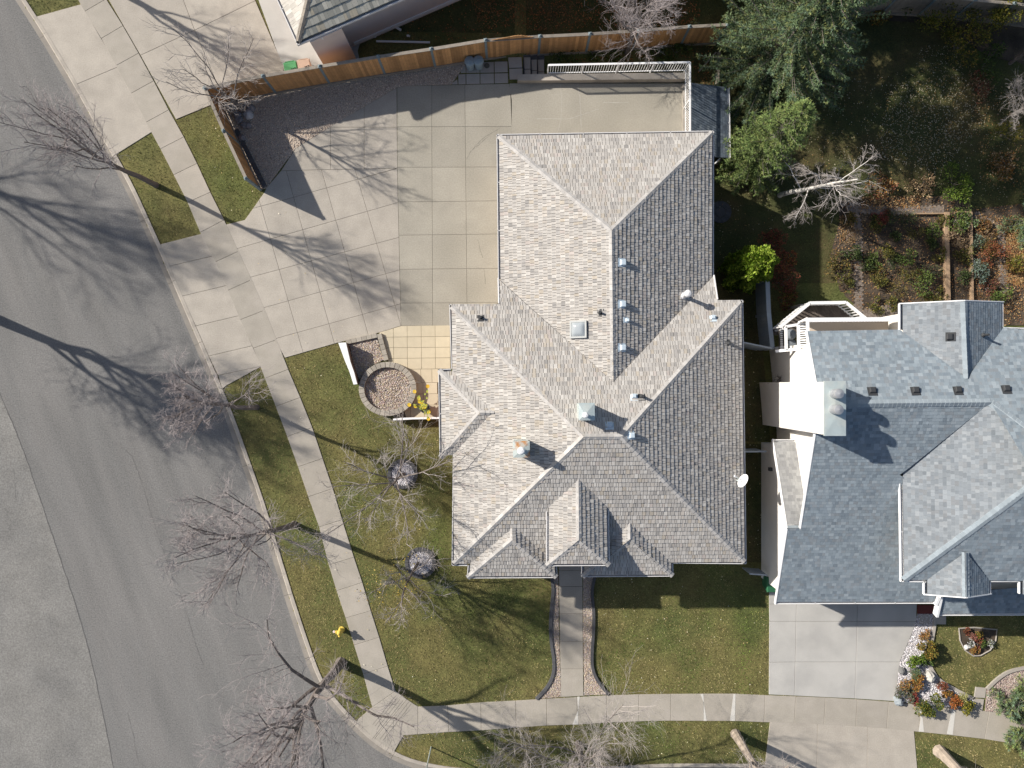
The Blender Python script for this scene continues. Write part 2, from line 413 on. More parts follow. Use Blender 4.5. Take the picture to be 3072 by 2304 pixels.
side_walk = thing("sidewalk", "", "", (*P(*T('t11', 100, 1400)).xy, 0)); del side_walk["label"], side_walk["category"]; side_walk["kind"] = "structure"
for a, b in zip(pairs, pairs[1:]):
    slab(side_walk, W2([a[0], a[1], b[1], b[0]]), 0, M_walk)
slab(side_walk, W2(TT('t13', (985, 1155), (1180, 1020), (1275, 1090), (1000, 1425), (850, 1272))), 0, M_walk)
slab(side_walk, W2(TT('t13', (1275, 1090), (1365, 1150), (1365, 1380), (1245, 1390), (1170, 1522), (1000, 1425))), 0, M_walk)
g = MB()
for (a, b) in (((1195, 1075), (1010, 1310)), ((1215, 1090), (1030, 1325)), ((1240, 1100), (985, 1420)), ((1290, 1110), (1050, 1420)), ((1310, 1125), (1075, 1430)), ((1180, 1060), (990, 1300))):
    ribbon(g, W2(TT('t13', a, b)), .012, .0045)
g.build("groove", M_grout, side_walk)
bp = (TT('t13', (1365, 1150), (1365, 1380)), TT('t13', (1612, 1140), (1620, 1362)), TT('t13', (1887, 1115), (1890, 1348)), TT('t23', (75, 1100), (78, 1325)), TT('t23', (330, 1085), (333, 1308)),
      TT('t23', (583, 1072), (590, 1300)), TT('t23', (828, 1058), (828, 1285)), TT('t23', (1095, 1048), (1097, 1272)), TT('t23', (1360, 1045), (1360, 1268)), TT('t23', (1632, 1043), (1635, 1270)),
      TT('t23', (1895, 1043), (1893, 1270)), TT('t33', (65, 1055), (55, 1280)), TT('t33', (320, 1065), (305, 1285)), TT('t33', (565, 1075), (552, 1300)),
      TT('t33', (830, 1090), (815, 1313)), TT('t33', (1090, 1108), (1073, 1333)), TT('t33', (1355, 1135), (1340, 1360)), TT('t33', (1640, 1165), (1610, 1388)), TT('t33', (1925, 1190), (1885, 1420)),
      TT('t33', (2212, 1225), (2170, 1465)), TT('t33', (2480, 1270), (2430, 1515)), TT('t33', (2800, 1330), (2740, 1580)))
for a, b in zip(bp, bp[1:]):
    slab(side_walk, W2([a[0], b[0], b[1], a[1]]), 0, M_walk)
for pts in (TT('t23', (585, 1070), (606, 1068), (592, 1190)), TT('t23', (592, 1180), (545, 1298), (592, 1298)), TT('t23', (1607, 1045), (1632, 1045), (1636, 1120)),
            TT('t23', (1634, 1115), (1660, 1268), (1634, 1268)), TT('t23', (1882, 1045), (1898, 1045), (1893, 1268), (1852, 1268)),
            TT('t33', (1345, 1142), (1365, 1142), (1370, 1240), (1382, 1358), (1338, 1356), (1355, 1250)), TT('t33', (1615, 1168), (1645, 1168), (1620, 1383), (1572, 1375))):
    MB().prism(ccw(W2(pts)), -.05, .005).build("repair_patch", M_patch, side_walk)

# boulevard crossings and driveways
apron = thing("driveway_apron", "", "", (*P(600, 900).xy, 0)); del apron["label"], apron["category"]; apron["kind"] = "structure"
A = lambda *q: W2(TT('t01', *q))
for q in (((1340, 480), (1660, 385), (1745, 573), (1425, 660)), ((1425, 660), (1745, 573), (1850, 820), (1530, 908)), ((1530, 908), (1850, 820), (1955, 1070), (1645, 1155)),
          ((1645, 1155), (1955, 1070), (2065, 1320), (1752, 1405)), ((1752, 1405), (2065, 1320), (2138, 1490), (1832, 1565)), ((1832, 1565), (2138, 1490), (1900, 1650), (1865, 1680))):
    u4 = TT('t01', *q); k = len(u4); mid = sum(p[0] for p in u4) / k
    slab(apron, W2([(p[0] + (10 if p[0] > mid else -8), p[1]) for p in u4]), -.004, M_conc)
for q in (((305, 130), (645, 45), (955, 565), (645, 692)), ((645, 692), (955, 565), (1235, 1105), (968, 1280))):
    u4 = TT('t00', *q); mid = sum(p[0] for p in u4) / 4
    slab(apron, W2([(p[0] + o[0], p[1] + o[1]) for p, o in zip(u4, ((-8, 4), (9, -4), (9, -4), (-8, 4)))]), -.004, M_conc)
for q in (((105, 1292), (500, 1308), (495, 1680), (60, 1660)), ((500, 1308), (915, 1335), (912, 1720), (495, 1680)), ((915, 1335), (1300, 1362), (1335, 1740), (912, 1720))):
    u4 = TT('t33', *q)
    slab(apron, W2([(p[0], p[1] + (-6 if i < 2 else 0)) for i, p in enumerate(u4)]), -.004, M_conc)

drive = thing("driveway", "", "", (*P(1100, 700).xy, 0)); del drive["label"], drive["category"]; drive["kind"] = "structure"
R3 = W2(TT('t01', (1872, 314)) + TT('t11', (-22, 797), (73, 1032), (183, 1277), (262, 1420), (700, 1295), (1030, 1215), (1225, 1155)) + TT('t10', (1195, 1395), (230, 1415), (105, 1560)) + TT('t11', (95, 40), (0, 175)) + TT('t01', (2030, 275)))
R2 = W2(TT('t10', (230, 1415), (1195, 1395), (1190, 725), (720, 1000), (350, 1230)))
R1 = W2(TT('t10', (1195, 1395), (1192, 725), (1250, 712), (2125, 693)) + [(1536, 300), (1536, 900), (1390, 935), (1390, 977)] + TT('t11', (1225, 1155)))
R0 = W2([T('t20', 25, 690), T('t20', 1475, 690), T('t20', 1475, 1180), (1536, 430)])
def panels(poly, lines, m, z=-.004):
    ps = [ccw(poly)]
    for k, a, b in lines: ps = split_by(ps, W2([T(k, *a)])[0], W2([T(k, *b)])[0])
    for p in ps: slab(drive, p, z, m, hard=False)
    HARD.append([tuple(q) for q in ccw(poly)])
panels(R3, [('t11', (0, 475), (1205, 130)), ('t11', (0, 745), (1210, 420)), ('t11', (100, 1000), (1215, 690)), ('t11', (205, 1255), (1220, 972)), ('t11', (70, 160), (610, 10)),
            ('t11', (60, 150), (400, 1330)), ('t11', (310, 0), (670, 1290)), ('t11', (605, 0), (950, 1215)), ('t11', (885, 0), (1180, 1000))], M_conc)
panels(R2, [('t10', (0, 1055), (2000, 1055)), ('t10', (640, 600), (640, 1400)), ('t10', (920, 600), (920, 1400))], M_conc)
panels(R1, [('t10', (0, 1055), (2000, 1050)), ('t10', (0, 1392), (2000, 1385)), ('t11', (0, 140), (2000, 118)), ('t11', (0, 418), (2000, 393)), ('t11', (0, 697), (2000, 678)), ('t11', (0, 972), (2000, 962)),
            ('t10', (1480, 700), (1483, 1400)), ('t10', (1755, 700), (1762, 1400))], M_conc_o)
slab(drive, R0, -.004, M_conc_o)
M_scar = mat("filled_crack", (.40, .375, .33), .9, .1, 8)
for pts in (TT('t20', (445, 695), (460, 850), (450, 990), (425, 1095)), TT('t20', (588, 695), (610, 830), (620, 1080)), TT('t20', (250, 985), (520, 985), (660, 940), (760, 905)), TT('t20', (800, 850), (1010, 848))):
    mb = MB(); ribbon(mb, resample(W2(pts), .12), .028, -.0015, .012); mb.build("filled_crack", M_scar, drive)
for pts in (TT('t10', (2050, 1060), (1900, 1150), (1800, 1260), (1770, 1320)), TT('t11', (1862, 440), (1880, 520), (1905, 590)), TT('t11', (1915, 685), (1925, 810)), TT('t10', (1960, 1120), (1850, 1220))):
    mb = MB(); ribbon(mb, resample(W2(pts), .1), .012, -.0015, .01); mb.build("crack", M_grout, drive)
for R_ in (R3, R2, R1, R0):
    MB().prism(inset(ccw(R_), .02), -.08, -.014).build("joint_bed", M_grout, drive)

ndrive = thing("neighbour_driveway", "", "", (*P(2550, 1950).xy, 0)); del ndrive["label"], ndrive["category"]; ndrive["kind"] = "structure"
for q in (((98, 300), (325, 300), (322, 443), (100, 443)), ((325, 300), (830, 300), (828, 443), (322, 443)), ((830, 300), (1325, 300), (1318, 443), (828, 443)),
          ((100, 443), (322, 443), (315, 780), (98, 783)), ((322, 443), (828, 443), (820, 780), (315, 780)), ((828, 443), (1318, 443), (1285, 540), (1182, 780), (820, 780)),
          ((98, 783), (315, 780), (307, 1060), (96, 1050)), ((315, 780), (820, 780), (808, 1084), (307, 1060)), ((820, 780), (1182, 780), (1145, 1106), (808, 1084))):
    slab(ndrive, W2(TT('t33', *q)), 0, M_cool)
slab(ndrive, W2(TT('t33', (98, 60), (1325, 60), (1325, 300), (98, 300))), -.002, M_cool)
ndrive2 = thing("far_driveway", "", "", (*P(500, 100).xy, 0)); del ndrive2["label"], ndrive2["category"]; ndrive2["kind"] = "structure"
for q in (TT('t00', (690, -370), (1370, -400), (1615, 250), (1165, 458)), TT('t00', (1370, -400), (1960, -400), (2118, 5), (1615, 250)), TT('t00', (1165, 458), (1615, 250), (1830, 760), (1800, 850), (1460, 990)),
          [T('t00', 1615, 250), T('t00', 2118, 5), T('t10', 255, 560), T('t10', 240, 640), T('t00', 1830, 760)]):
    slab(ndrive2, W2(q), 0, M_conc)
slab(ndrive2, W2(TT('t10', (20, -60), (262, 610), (560, 560), (880, 492), (865, 420), (880, 370), (905, 330), (900, 250), (500, -60))), -.004, M_cool)

fwalk = thing("front_walk", "", "", (*P(1714, 1900).xy, 0)); del fwalk["label"], fwalk["category"]; fwalk["kind"] = "structure"
ysj = (-260, -90, 20, 153, 380, 608, 838, 1072)
for a, b in zip(ysj, ysj[1:]):
    xl = lambda y: 432 + 18 * y / 1072; xr = lambda y: 628 + 10 * y / 1072
    slab(fwalk, W2(TT('t23', (xl(a), a), (xr(a), a), (xr(b), b if b < 1000 else 1062), (xl(b), b))), 0, M_walk)
MB().prism(ccw(W2(TT('t23', (440, -250), (622, -250), (630, 1050), (455, 1050)))), -.08, -.014).build("joint_bed", M_grout, fwalk)

patio = thing("patio", "", "", (*P(1270, 1060).xy, 0)); del patio["label"], patio["category"]; patio["kind"] = "structure"
cx = [690, 905, 1113, 1325, 1535, 1760]; ry = [90, 258, 420, 580, 746]
pat_poly = W2(TT('pl', (690, 190), (1015, 92), (1760, 78), (1760, 745), (1580, 745), (1575, 1475), (1000, 1475), (820, 600)))
HARD.append([tuple(q) for q in ccw(pat_poly)])
MB().prism(inset(ccw(pat_poly), .01), -.08, -.016).build("joint_bed", M_grout, patio)
def clipnc(quad, poly):
    tri = tessellate_polygon([[Vector((p[0], p[1], 0)) for p in poly]]); best = []
    tot = abs(parea(quad)); ins = [inpoly(q.x, q.y, poly) for q in quad]
    if all(ins): return quad
    for a, b, c in tri:
        q = clip_convex(quad, ccw([poly[a], poly[b], poly[c]]))
        if len(q) > 2 and (not best or parea(q) > parea(best)): best = q
    return best if best and parea(best) > .01 else []
tilt = lambda x, y: (x + (y - 90) * .012, y - (x - 900) * .012)
cells = [(cx[i], ry[j], cx[i + 1], ry[j + 1]) for i in range(5) for j in range(4)]
cells += [(1110, 746, 1312, 952), (1312, 746, 1480, 952), (1480, 746, 1580, 952), (1150, 952, 1340, 1120), (1340, 952, 1560, 1120), (1150, 1120, 1345, 1290), (1345, 1120, 1570, 1290), (960, 1290, 1148, 1475), (1148, 1290, 1360, 1475), (1360, 1290, 1575, 1475)]
pl_cut = [W2(TT('pl', (690, 190), (1015, 92))), W2(TT('pl', (820, 600), (690, 190)))]; pl_in = W2([T('pl', 1300, 500)])[0]
for x0, y0, x1, y1 in cells:
    q = ccw(W2([T('pl', *tilt(x, y)) for x, y in ((x0, y0), (x1, y0), (x1, y1), (x0, y1))]))
    for a, b in pl_cut:
        e = b - a; nn = Vector((-e.y, e.x)); nn = nn if (pl_in - a).dot(nn) > 0 else -nn
        q = clip_half(q, a, nn) if len(q) > 2 else q
    if len(q) > 2 and abs(parea(q)) > .01: slab(patio, q, .002, M_tan, "paver", hard=False)

gpat = thing("stepping_pavers", "", "", (*P(1450, 220).xy, 0)); del gpat["label"], gpat["category"]; gpat["kind"] = "structure"
for q in (((280, 300), (375, 280), (378, 445), (270, 450)), ((375, 250), (648, 240), (650, 443), (378, 448)), ((650, 230), (925, 226), (928, 440), (652, 445)), ((930, 222), (1190, 215), (1198, 432), (932, 440)),
          ((100, 640), (210, 560), (222, 670), (100, 678)), ((222, 470), (375, 462), (378, 668), (224, 672)), ((378, 460), (650, 455), (652, 662), (380, 668)), ((652, 455), (928, 450), (930, 655), (655, 662)), ((932, 450), (1200, 445), (1205, 645), (932, 653)),
          ((1195, 140), (1465, 130), (1478, 345), (1215, 352)), ((1215, 360), (1480, 352), (1492, 570), (1225, 578))):
    slab(gpat, W2(TT('st', *q)), -.004, M_greyp, "paver", gap=.012)
steps = thing("garden_steps", "", "", (*P(1600, 200).xy, 0)); del steps["label"], steps["category"]; steps["kind"] = "structure"
for k, (x0, x1) in enumerate(((1500, 1642), (1642, 1768), (1768, 1908))):
    z = -.16 * (k + 1)
    slab(steps, W2(TT('st', (x0 - 25, 95), (x1, 95), (x1, 525), (x0 - 10, 525)), z - .06), z - .045, M_dkblock, "tread_base", th=.4)
    slab(steps, W2(TT('st', (x0 + 5, 140 + 45 * (k > 0)), (x1 - 8, 138 + 45 * (k > 0)), (x1 - 4, 368 + 25 * k), (x0 + 15, 372 + 25 * k)), z), z, M_greyp, "paver")
    slab(steps, W2(TT('st', (x0 + 15, 380 + 25 * k), (x1 - 4, 376 + 25 * k), (x1 - 2, 520), (x0 + 20, 522)), z), z, M_greyp, "paver")

# ------------------------------------------------------------------ gravel beds
def stones(name, poly, n, size, pal, zf, parent, jz=.02):
    p = np.array([tuple(q) for q in poly]); x0, y0 = p.min(0); x1, y1 = p.max(0)
    k = int(n * 2.2); X = rng.uniform(x0, x1, k); Y = rng.uniform(y0, y1, k); msk = inpoly_np(X, Y, poly); X = X[msk][:n]; Y = Y[msk][:n]; n = len(X)
    base = np.array([(1, 0, 0), (-.5, .87, 0), (-.5, -.87, 0), (.1, .1, .75), (0, 0, -.6), (.5, .8, .25)], float)
    fc = np.array([(0, 5, 3), (5, 1, 3), (1, 2, 3), (2, 0, 3), (0, 1, 5), (0, 2, 1)])
    sz = rng.uniform(.6, 1.4, n) * size; an = rng.uniform(0, 6.28, n); asp = rng.uniform(.6, 1.0, n)
    bx = base[None, :, 0] * sz[:, None]; by = base[None, :, 1] * (sz * asp)[:, None]; bz = base[None, :, 2] * (sz * rng.uniform(.5, .9, n))[:, None]
    c, s_ = np.cos(an)[:, None], np.sin(an)[:, None]
    tx = rng.normal(0, .45, n)[:, None]; ty = rng.normal(0, .45, n)[:, None]
    V = np.stack([X[:, None] + bx * c - by * s_, Y[:, None] + bx * s_ + by * c, zf(X, Y)[:, None] + bz + bx * tx + by * ty + rng.uniform(0, jz, n)[:, None]], 2).reshape(-1, 3)
    Fa = (fc[None] + (np.arange(n) * 6)[:, None, None]).reshape(-1, 3)
    pal = np.array(pal); ci = pal[rng.integers(0, len(pal), n)] * rng.uniform(.75, 1.25, (n, 1)); cols = np.concatenate([np.repeat(ci, 6, 0), np.ones((n * 6, 1))], 1)
    return link(name, np_mesh(name, V, Fa, cols), M_stone, parent, kind="stuff")
PAL_B = [(.58, .47, .37), (.66, .56, .46), (.47, .37, .30), (.72, .61, .50), (.60, .53, .48), (.38, .31, .27)]
PAL_M = [(.62, .52, .40), (.66, .58, .56), (.44, .36, .27), (.50, .40, .35), (.30, .24, .22), (.55, .48, .30), (.42, .28, .25), (.36, .33, .36), (.58, .54, .48)]
PAL_W = [(.70, .69, .72), (.78, .77, .79), (.56, .55, .60), (.64, .59, .59), (.40, .38, .41), (.74, .71, .73)]
def gravel_bed(name, poly, n, size, pal, z=0.0, m=M_gbase):
    o = bed(poly, z - .012, m, name); pp = [tuple(q) for q in ccw(poly)]
    stones("gravel", pp, n, size, pal, lambda X, Y: np.full(len(X), z - .018), o); return o
fence_in = TT('t00', (1790, 790), (2050, 1180), (2212, 1500)) 
fl_ = [P(u, v, 1.9).xy for u, v in TT('t10', (1925, 335), (1475, 408), (1035, 472), (550, 552), (80, 632)) + [T('t00', 1700, 732)] + TT('t00', (1855, 1085), (2040, 1480))]
gravel_bed("gravel_yard", W2(TT('t10', (105, 1560), (350, 1230), (720, 1000), (1190, 725), (1250, 712), (1640, 700), (1770, 520))) + [fl_[0].lerp(fl_[1], .25)] + fl_[1:], 19000, .03, PAL_B, .004)
LG = W2(TT('t23', (375, 40), (428, 40), (432, 400), (450, 1070), (250, 1086), (352, 980), (400, 880), (402, 760), (380, 640), (368, 480), (378, 330), (398, 170)))
RG = W2(TT('t23', (636, 40), (735, 40), (697, 180), (716, 350), (716, 500), (701, 700), (701, 830), (740, 930), (838, 1050), (645, 1056), (634, 400)))
gravel_bed("gravel_strip", LG, 3500, .026, PAL_M)
gravel_bed("gravel_strip", RG, 3500, .026, PAL_M)
NB = W2(TT('t33', (1330, 380), (1470, 380), (1465, 480), (1445, 580), (1415, 780), (1440, 850), (1500, 930), (1640, 1010), (1780, 1080), (1790, 1100), (1770, 1172), (1640, 1160), (1350, 1130), (1148, 1105), (1183, 782), (1288, 542)))
gravel_bed("white_rock_bed", NB, 6500, .035, PAL_W, m=mat("rock_bed_base", (.32, .31, .31), .95, .25, 12))
RB = W2(TT('t33', (1905, 1005), (1990, 920), (2080, 860), (2212, 830), (2500, 800), (2500, 1270), (2212, 1222), (1892, 1188)))
gravel_bed("pink_rock_bed", RB, 3500, .035, [(.40, .30, .28), (.33, .24, .23), (.48, .42, .40), (.25, .20, .2)])
for q in (((1810, 985), (1900, 995), (1890, 1080), (1797, 1075)), ((1797, 1082), (1882, 1088), (1866, 1190), (1782, 1172)), ((1340, 382), (1430, 382), (1430, 468), (1338, 466)), ((1468, 396), (1566, 396), (1566, 468), (1468, 468))):
    slab(gpat, W2(TT('t33', *q)), .012, M_greyp, "paver")
FB = W2(TT('t33', (1670, 500), (1800, 492), (1985, 510), (1975, 600), (1930, 680), (1850, 725), (1790, 728), (1720, 680), (1680, 600)))
bed(FB, .0, M_soil, "flower_bed")
mb = MB(); ring = ccw(FB); ring = [Vector((*q, .02)) for q in ring]; mb.tube(ring + [ring[0]], .035, 5); mb.build("flower_bed_edging", M_greyp, None, kind="structure")
for nm, ln in (("path_edging", ((365, 40), (388, 170), (370, 330), (360, 480), (370, 640), (392, 760), (392, 880), (346, 980), (245, 1085))), ("path_edging", ((740, 40), (703, 180), (722, 350), (722, 500), (707, 700), (707, 830), (746, 930), (842, 1048))),
               ("bed_edging", None), ("bed_edging", 1)):
    if ln is None: pts = TT('t33', (1472, 380), (1468, 480), (1448, 580), (1418, 780), (1444, 850), (1504, 928), (1642, 1006), (1785, 1078))
    elif ln == 1: pts = TT('t33', (1902, 1003), (1987, 917), (2078, 856), (2212, 826), (2500, 796))
    else: pts = TT('t23', *ln)
    l = smooth_line(resample(W2(pts), .2), 3); mb = MB(); o1 = off_line(l, .07); o2 = off_line(l, -.07)
    rings = [[(*a, -.08), (*a, .06), (*b, .06), (*b, -.08)] for a, b in zip(o1, o2)]
    for r0, r1 in zip(rings, rings[1:]): mb.add(r0 + r1, [[0, 1, 5, 4], [1, 2, 6, 5], [2, 3, 7, 6]])
    mb.add(rings[0], [[0, 1, 2, 3]]); mb.add(rings[-1], [[3, 2, 1, 0]])
    mb.build(nm, M_dkblock if nm == "path_edging" else M_greyp, None, kind="structure")
    HARD.append([tuple(q) for q in ccw(o1 + o2[::-1])])

# garden soil with brick paths and timber borders
gs = MB(); GP = TT('gd', (140, 80), (420, 40), (1350, 30), (1720, 170), (2300, 100), (2300, 1480), (820, 1480), (800, 1240), (430, 1350), (150, 1100), (40, 700), (140, 320))
gpoly = [Gd(u, v).xy for u, v in GP]; HARD.append([tuple(q) for q in ccw(gpoly)])
def drape(name, poly, dz, m, step=.35, kind="structure", parent=None):
    p = np.array([tuple(q) for q in poly]); mb = MB(); pl = [tuple(q) for q in ccw(poly)]
    X = np.arange(p[:, 0].min(), p[:, 0].max() + step, step); Y = np.arange(p[:, 1].min(), p[:, 1].max() + step, step)
    for a in X:
        for b in Y:
            q = ccw([(a, b), (a + step, b), (a + step, b + step), (a, b + step)]); q = clipnc(q, pl) if not all(inpoly(*c, pl) for c in q) else q
            if q: mb.add([(c.x, c.y, low(c.x, c.y) + dz) for c in q], [list(range(len(q)))])
    return link(name, new_mesh(name, mb.v, mb.f), m, parent, **({"kind": kind} if not parent else {}))
drape("garden_soil", gpoly, -.005, M_soil)
bedpoly2 = [Gd(u, v).xy for u, v in TT('sp', (1330, 180), (1800, 200), (2200, 280), (2500, 500), (2862, 600), (2862, -200), (1330, -200))]
drape("shrub_soil", bedpoly2, -.006, M_soil)
def bricks(name, path, width, z=.02):
    path = [Gd(u, v) for u, v in path]; mb = MB()
    for a, b in zip(path, path[1:]):
        d = (b - a).xy; L = d.length; d.normalize(); nn = Vector((-d.y, d.x)); k = int(L / .105); w = int(round(width / .205))
        for i in range(k):
            for j in range(w):
                c = a.xy + d * (.105 * (i + .5)) + nn * ((j - (w - 1) / 2 + (.5 if i % 2 else 0) * .6) * .205); zz = low(c.x, c.y) + z + random.uniform(-.006, .006)
                mb.box((c.x, c.y, zz - .03), (.097, .196, .06), math.atan2(d.y, d.x) + random.uniform(-.03, .03))
    return mb.build(name, M_pbrick, None, kind="structure")
bp1 = bricks("brick_path", TT('gd', (285, 90), (350, 420), (345, 760), (355, 1050), (350, 1400)), .45)
bp2 = bricks("brick_path", TT('gd', (230, 175), (700, 205), (1320, 190)), .4)
bp3 = bricks("brick_path", TT('gd', (1650, 240), (1950, 420), (1960, 800), (1990, 1150)), .45)
bp4 = bricks("brick_path", TT('gd', (420, 1400), (700, 1350), (900, 1330)), .8)

M_turf_shade = mat("turf_painted_shade", (.055, .062, .022), .95, .25, 1.6, col2=(.085, .070, .030), mscale=.5, fine=.3, fscale=14)  # dark green turf colour with the yard's shade painted in
drape("back_lawn_shade", [Vector(q) for q in ((9.0, -8.5), (12.3, -8.5), (12.3, 5), (30, 5), (30, 24), (9.0, 24))], -.029, M_turf_shade, .6)  # dark sheet laid over the ground to deepen the back yard's shade
drape("north_lawn_shade", [Vector(q) for q in ((-6.5, 16.8), (-1, 16.6), (9.0, 16.6), (9.0, 24), (-3, 24))], -.029, M_turf_shade, .6)  # same painted shade on the strip north of the fence
# ------------------------------------------------------------------ roofs
class RP:                                   # roof plane: eave line a-b (pixels) at height ze, rising towards pixel inn
    def __init__(s, a, b, ze, slope, inn):
        s.A = P(*a, ze).xy; B = P(*b, ze).xy; s.e = (B - s.A).normalized(); s.n = Vector((-s.e.y, s.e.x)); s.ze = ze; s.k = slope
        if (P(*inn, ze).xy - s.A).dot(s.n) < 0: s.n = -s.n
    def z(s, x, y): return s.ze + s.k * ((x - s.A.x) * s.n.x + (y - s.A.y) * s.n.y)
    def hit(s, q):
        dx, dy = (q[0] - 1536) / F, (1152 - q[1]) / F
        t = (H - s.ze + s.k * s.A.dot(s.n)) / (1 + s.k * (dx * s.n.x + dy * s.n.y)); return Vector((dx * t, dy * t, H - t))
    def tp(s, w): d = Vector((w[0], w[1])) - s.A; return Vector((d.dot(s.e), d.dot(s.n)))
    def w3(s, t, p, off=0.0): q = s.A + s.e * t + s.n * p; return Vector((q.x, q.y, s.ze + s.k * p + off))

def soft(pal, k):                            # pull a palette towards its mean
    w = sum(q for _, q in pal); mu = [sum(c[i] * q for c, q in pal) / w for i in range(3)]
    return [(tuple(m + (x - m) * k for x, m in zip(c, mu)), q) for c, q in pal]
CEDAR = soft([((.436, .412, .384), 6), ((.470, .447, .418), 5), ((.407, .386, .361), 4), ((.448, .412, .372), 3), ((.365, .347, .330), 2), ((.425, .38, .320), 1.4), ((.505, .482, .450), 3), ((.31, .297, .285), 1.0), ((.45, .402, .372), .8)], .9)
ASPH = soft([((.215, .256, .288), 5), ((.25, .292, .325), 4), ((.18, .216, .248), 4), ((.285, .322, .35), 2), ((.21, .23, .248), 3), ((.145, .178, .21), 1.5)], .68)
ASPG = soft([((.245, .270, .293), 5), ((.285, .31, .333), 4), ((.205, .228, .251), 3), ((.325, .345, .363), 2), ((.235, .245, .256), 2), ((.17, .193, .215), 1)], .68)
CEDAR = [(tuple(x * .93 for x in c), w) for c, w in CEDAR]; ASPG = [(tuple(x * .90 for x in c), w) for c, w in ASPG]
ASPN = [((.27, .272, .272), 5), ((.30, .302, .30), 3), ((.24, .242, .245), 3)]
def pick(pal):
    r = random.uniform(0, sum(w for _, w in pal))
    for c, w in pal:
        r -= w
        if r <= 0: break
    k = random.uniform(.9, 1.1); return tuple(x * k for x in c)
def lay(face, poly_px, exp_, wmin, wmax, th, pal, gap=.006, start=.115, jit=.012, rows_px=None):
    """rows of shingles over a roof polygon -> list of (pts3d ring, colour, whole, area)"""
    out = []; poly = [face.tp(face.hit(q)) for q in poly_px]; poly = ccw(poly); pl = [tuple(q) for q in poly]
    tris = [ccw([poly[i] for i in t]) for t in tessellate_polygon([[Vector((q.x, q.y, 0)) for q in poly]])]
    tmin = min(q.x for q in poly); tmax = max(q.x for q in poly); pmax = max(q.y for q in poly); pmin = min(q.y for q in poly)
    k = math.floor((pmin - start) / exp_) if pmin < start - exp_ else 0
    while start + k * exp_ < pmax:
        p0 = start + k * exp_; p1 = p0 + exp_ + .02; t = tmin - random.uniform(0, wmax); k += 1
        while t < tmax:
            w = random.uniform(wmin, wmax); j = random.uniform(0, jit); tk = th * random.uniform(.7, 1.25)
            q = [Vector((t + gap / 2, p0 - j)), Vector((t + w - gap / 2, p0 - j)), Vector((t + w - gap / 2, p1)), Vector((t + gap / 2, p1))]; t += w
            ins = [inpoly(c.x, c.y, pl) for c in q]
            if not any(ins): continue
            col = pick(pal)
            frs = [q] if all(ins) else [x for x in (clip_convex(q, tr) for tr in tris) if len(x) > 2 and parea(x) > 2e-4]
            for fr in frs:
                top = [face.w3(c.x, c.y, .004 + tk * (1 - .85 * min(1, max(0, (c.y - p0) / exp_)))) for c in fr]
                bot = [face.w3(c.x, c.y, -.012) for c in fr]
                out.append((top, bot, col, all(ins), w * exp_))
    return out
def shingle_mesh(mb, it):
    top, bot, col = it[:3]; n = len(top)
    mb.add(top + bot, [list(range(n))] + [[i, n + i, n + (i + 1) % n, (i + 1) % n] for i in range(n)], col)
def emit_shingles(items, m, parent, nmax=300):
    whole = sorted([i for i, it in enumerate(items) if it[3]], key=lambda i: -items[i][4])
    solo = set(whole[:nmax]); mb = MB()
    for i, it in enumerate(items):
        if i in solo:
            q = MB(); shingle_mesh(q, it); q.build("shingle", m, parent)
        else: shingle_mesh(mb, it)
    mb.build("shingle_field", m, parent, kind="stuff")
def deck(mb, face, poly_px, th=.14, trim=.115):
    pts = []
    for q in poly_px:
        w = face.hit(q); t_, p_ = face.tp(w)
        if trim and abs(p_) < .05: w = face.w3(t_, trim)
        pts.append(w)
    top = [p - Vector((0, 0, .01)) for p in pts]; bot = [p - Vector((0, 0, th)) for p in pts]
    tr = tessellate_polygon([[Vector((p.x, p.y, 0)) for p in pts]]); n = len(pts)
    mb.add(top + bot, [list(t) for t in tr] + [[n + i for i in t][::-1] for t in tr] + [[i, (i + 1) % n, n + (i + 1) % n, n + i] for i in range(n)])
def caps(parent, m, a3, b3, f1, f2, w=.13, step=.24, name="ridge_cap"):
    """overlapping cap pieces from a3 (low end) to b3 (high end)"""
    d = (b3 - a3); L = d.xy.length; e = d.xy.normalized(); nn = Vector((-e.y, e.x)); k = max(1, round(L / step)); ww = w
    for i in range(k):
        s0 = max(.018, i / k - .01); s1 = (i + 1) / k; r = []
        for s_, up in ((s0, .040), (s1, .022)):
            c = a3.lerp(b3, s_)
            for sd in (1, 0, -1):
                q = c.xy + nn * (sd * ww * random.uniform(.93, 1.07)); zz = c.z if sd == 0 else min(f1.z(*q), f2.z(*q), c.z - .02)
                r.append(Vector((q.x, q.y, zz + up + (.012 if sd == 0 else 0))))
        lo = [q - Vector((0, 0, .03)) for q in r]
        mb = MB().add(r + lo, [[0, 1, 4, 3], [1, 2, 5, 4], [6, 7, 1, 0], [7, 8, 2, 1], [3, 4, 10, 9], [4, 5, 11, 10], [0, 3, 9, 6], [2, 8, 11, 5]])
        mb.build(name, m, parent)
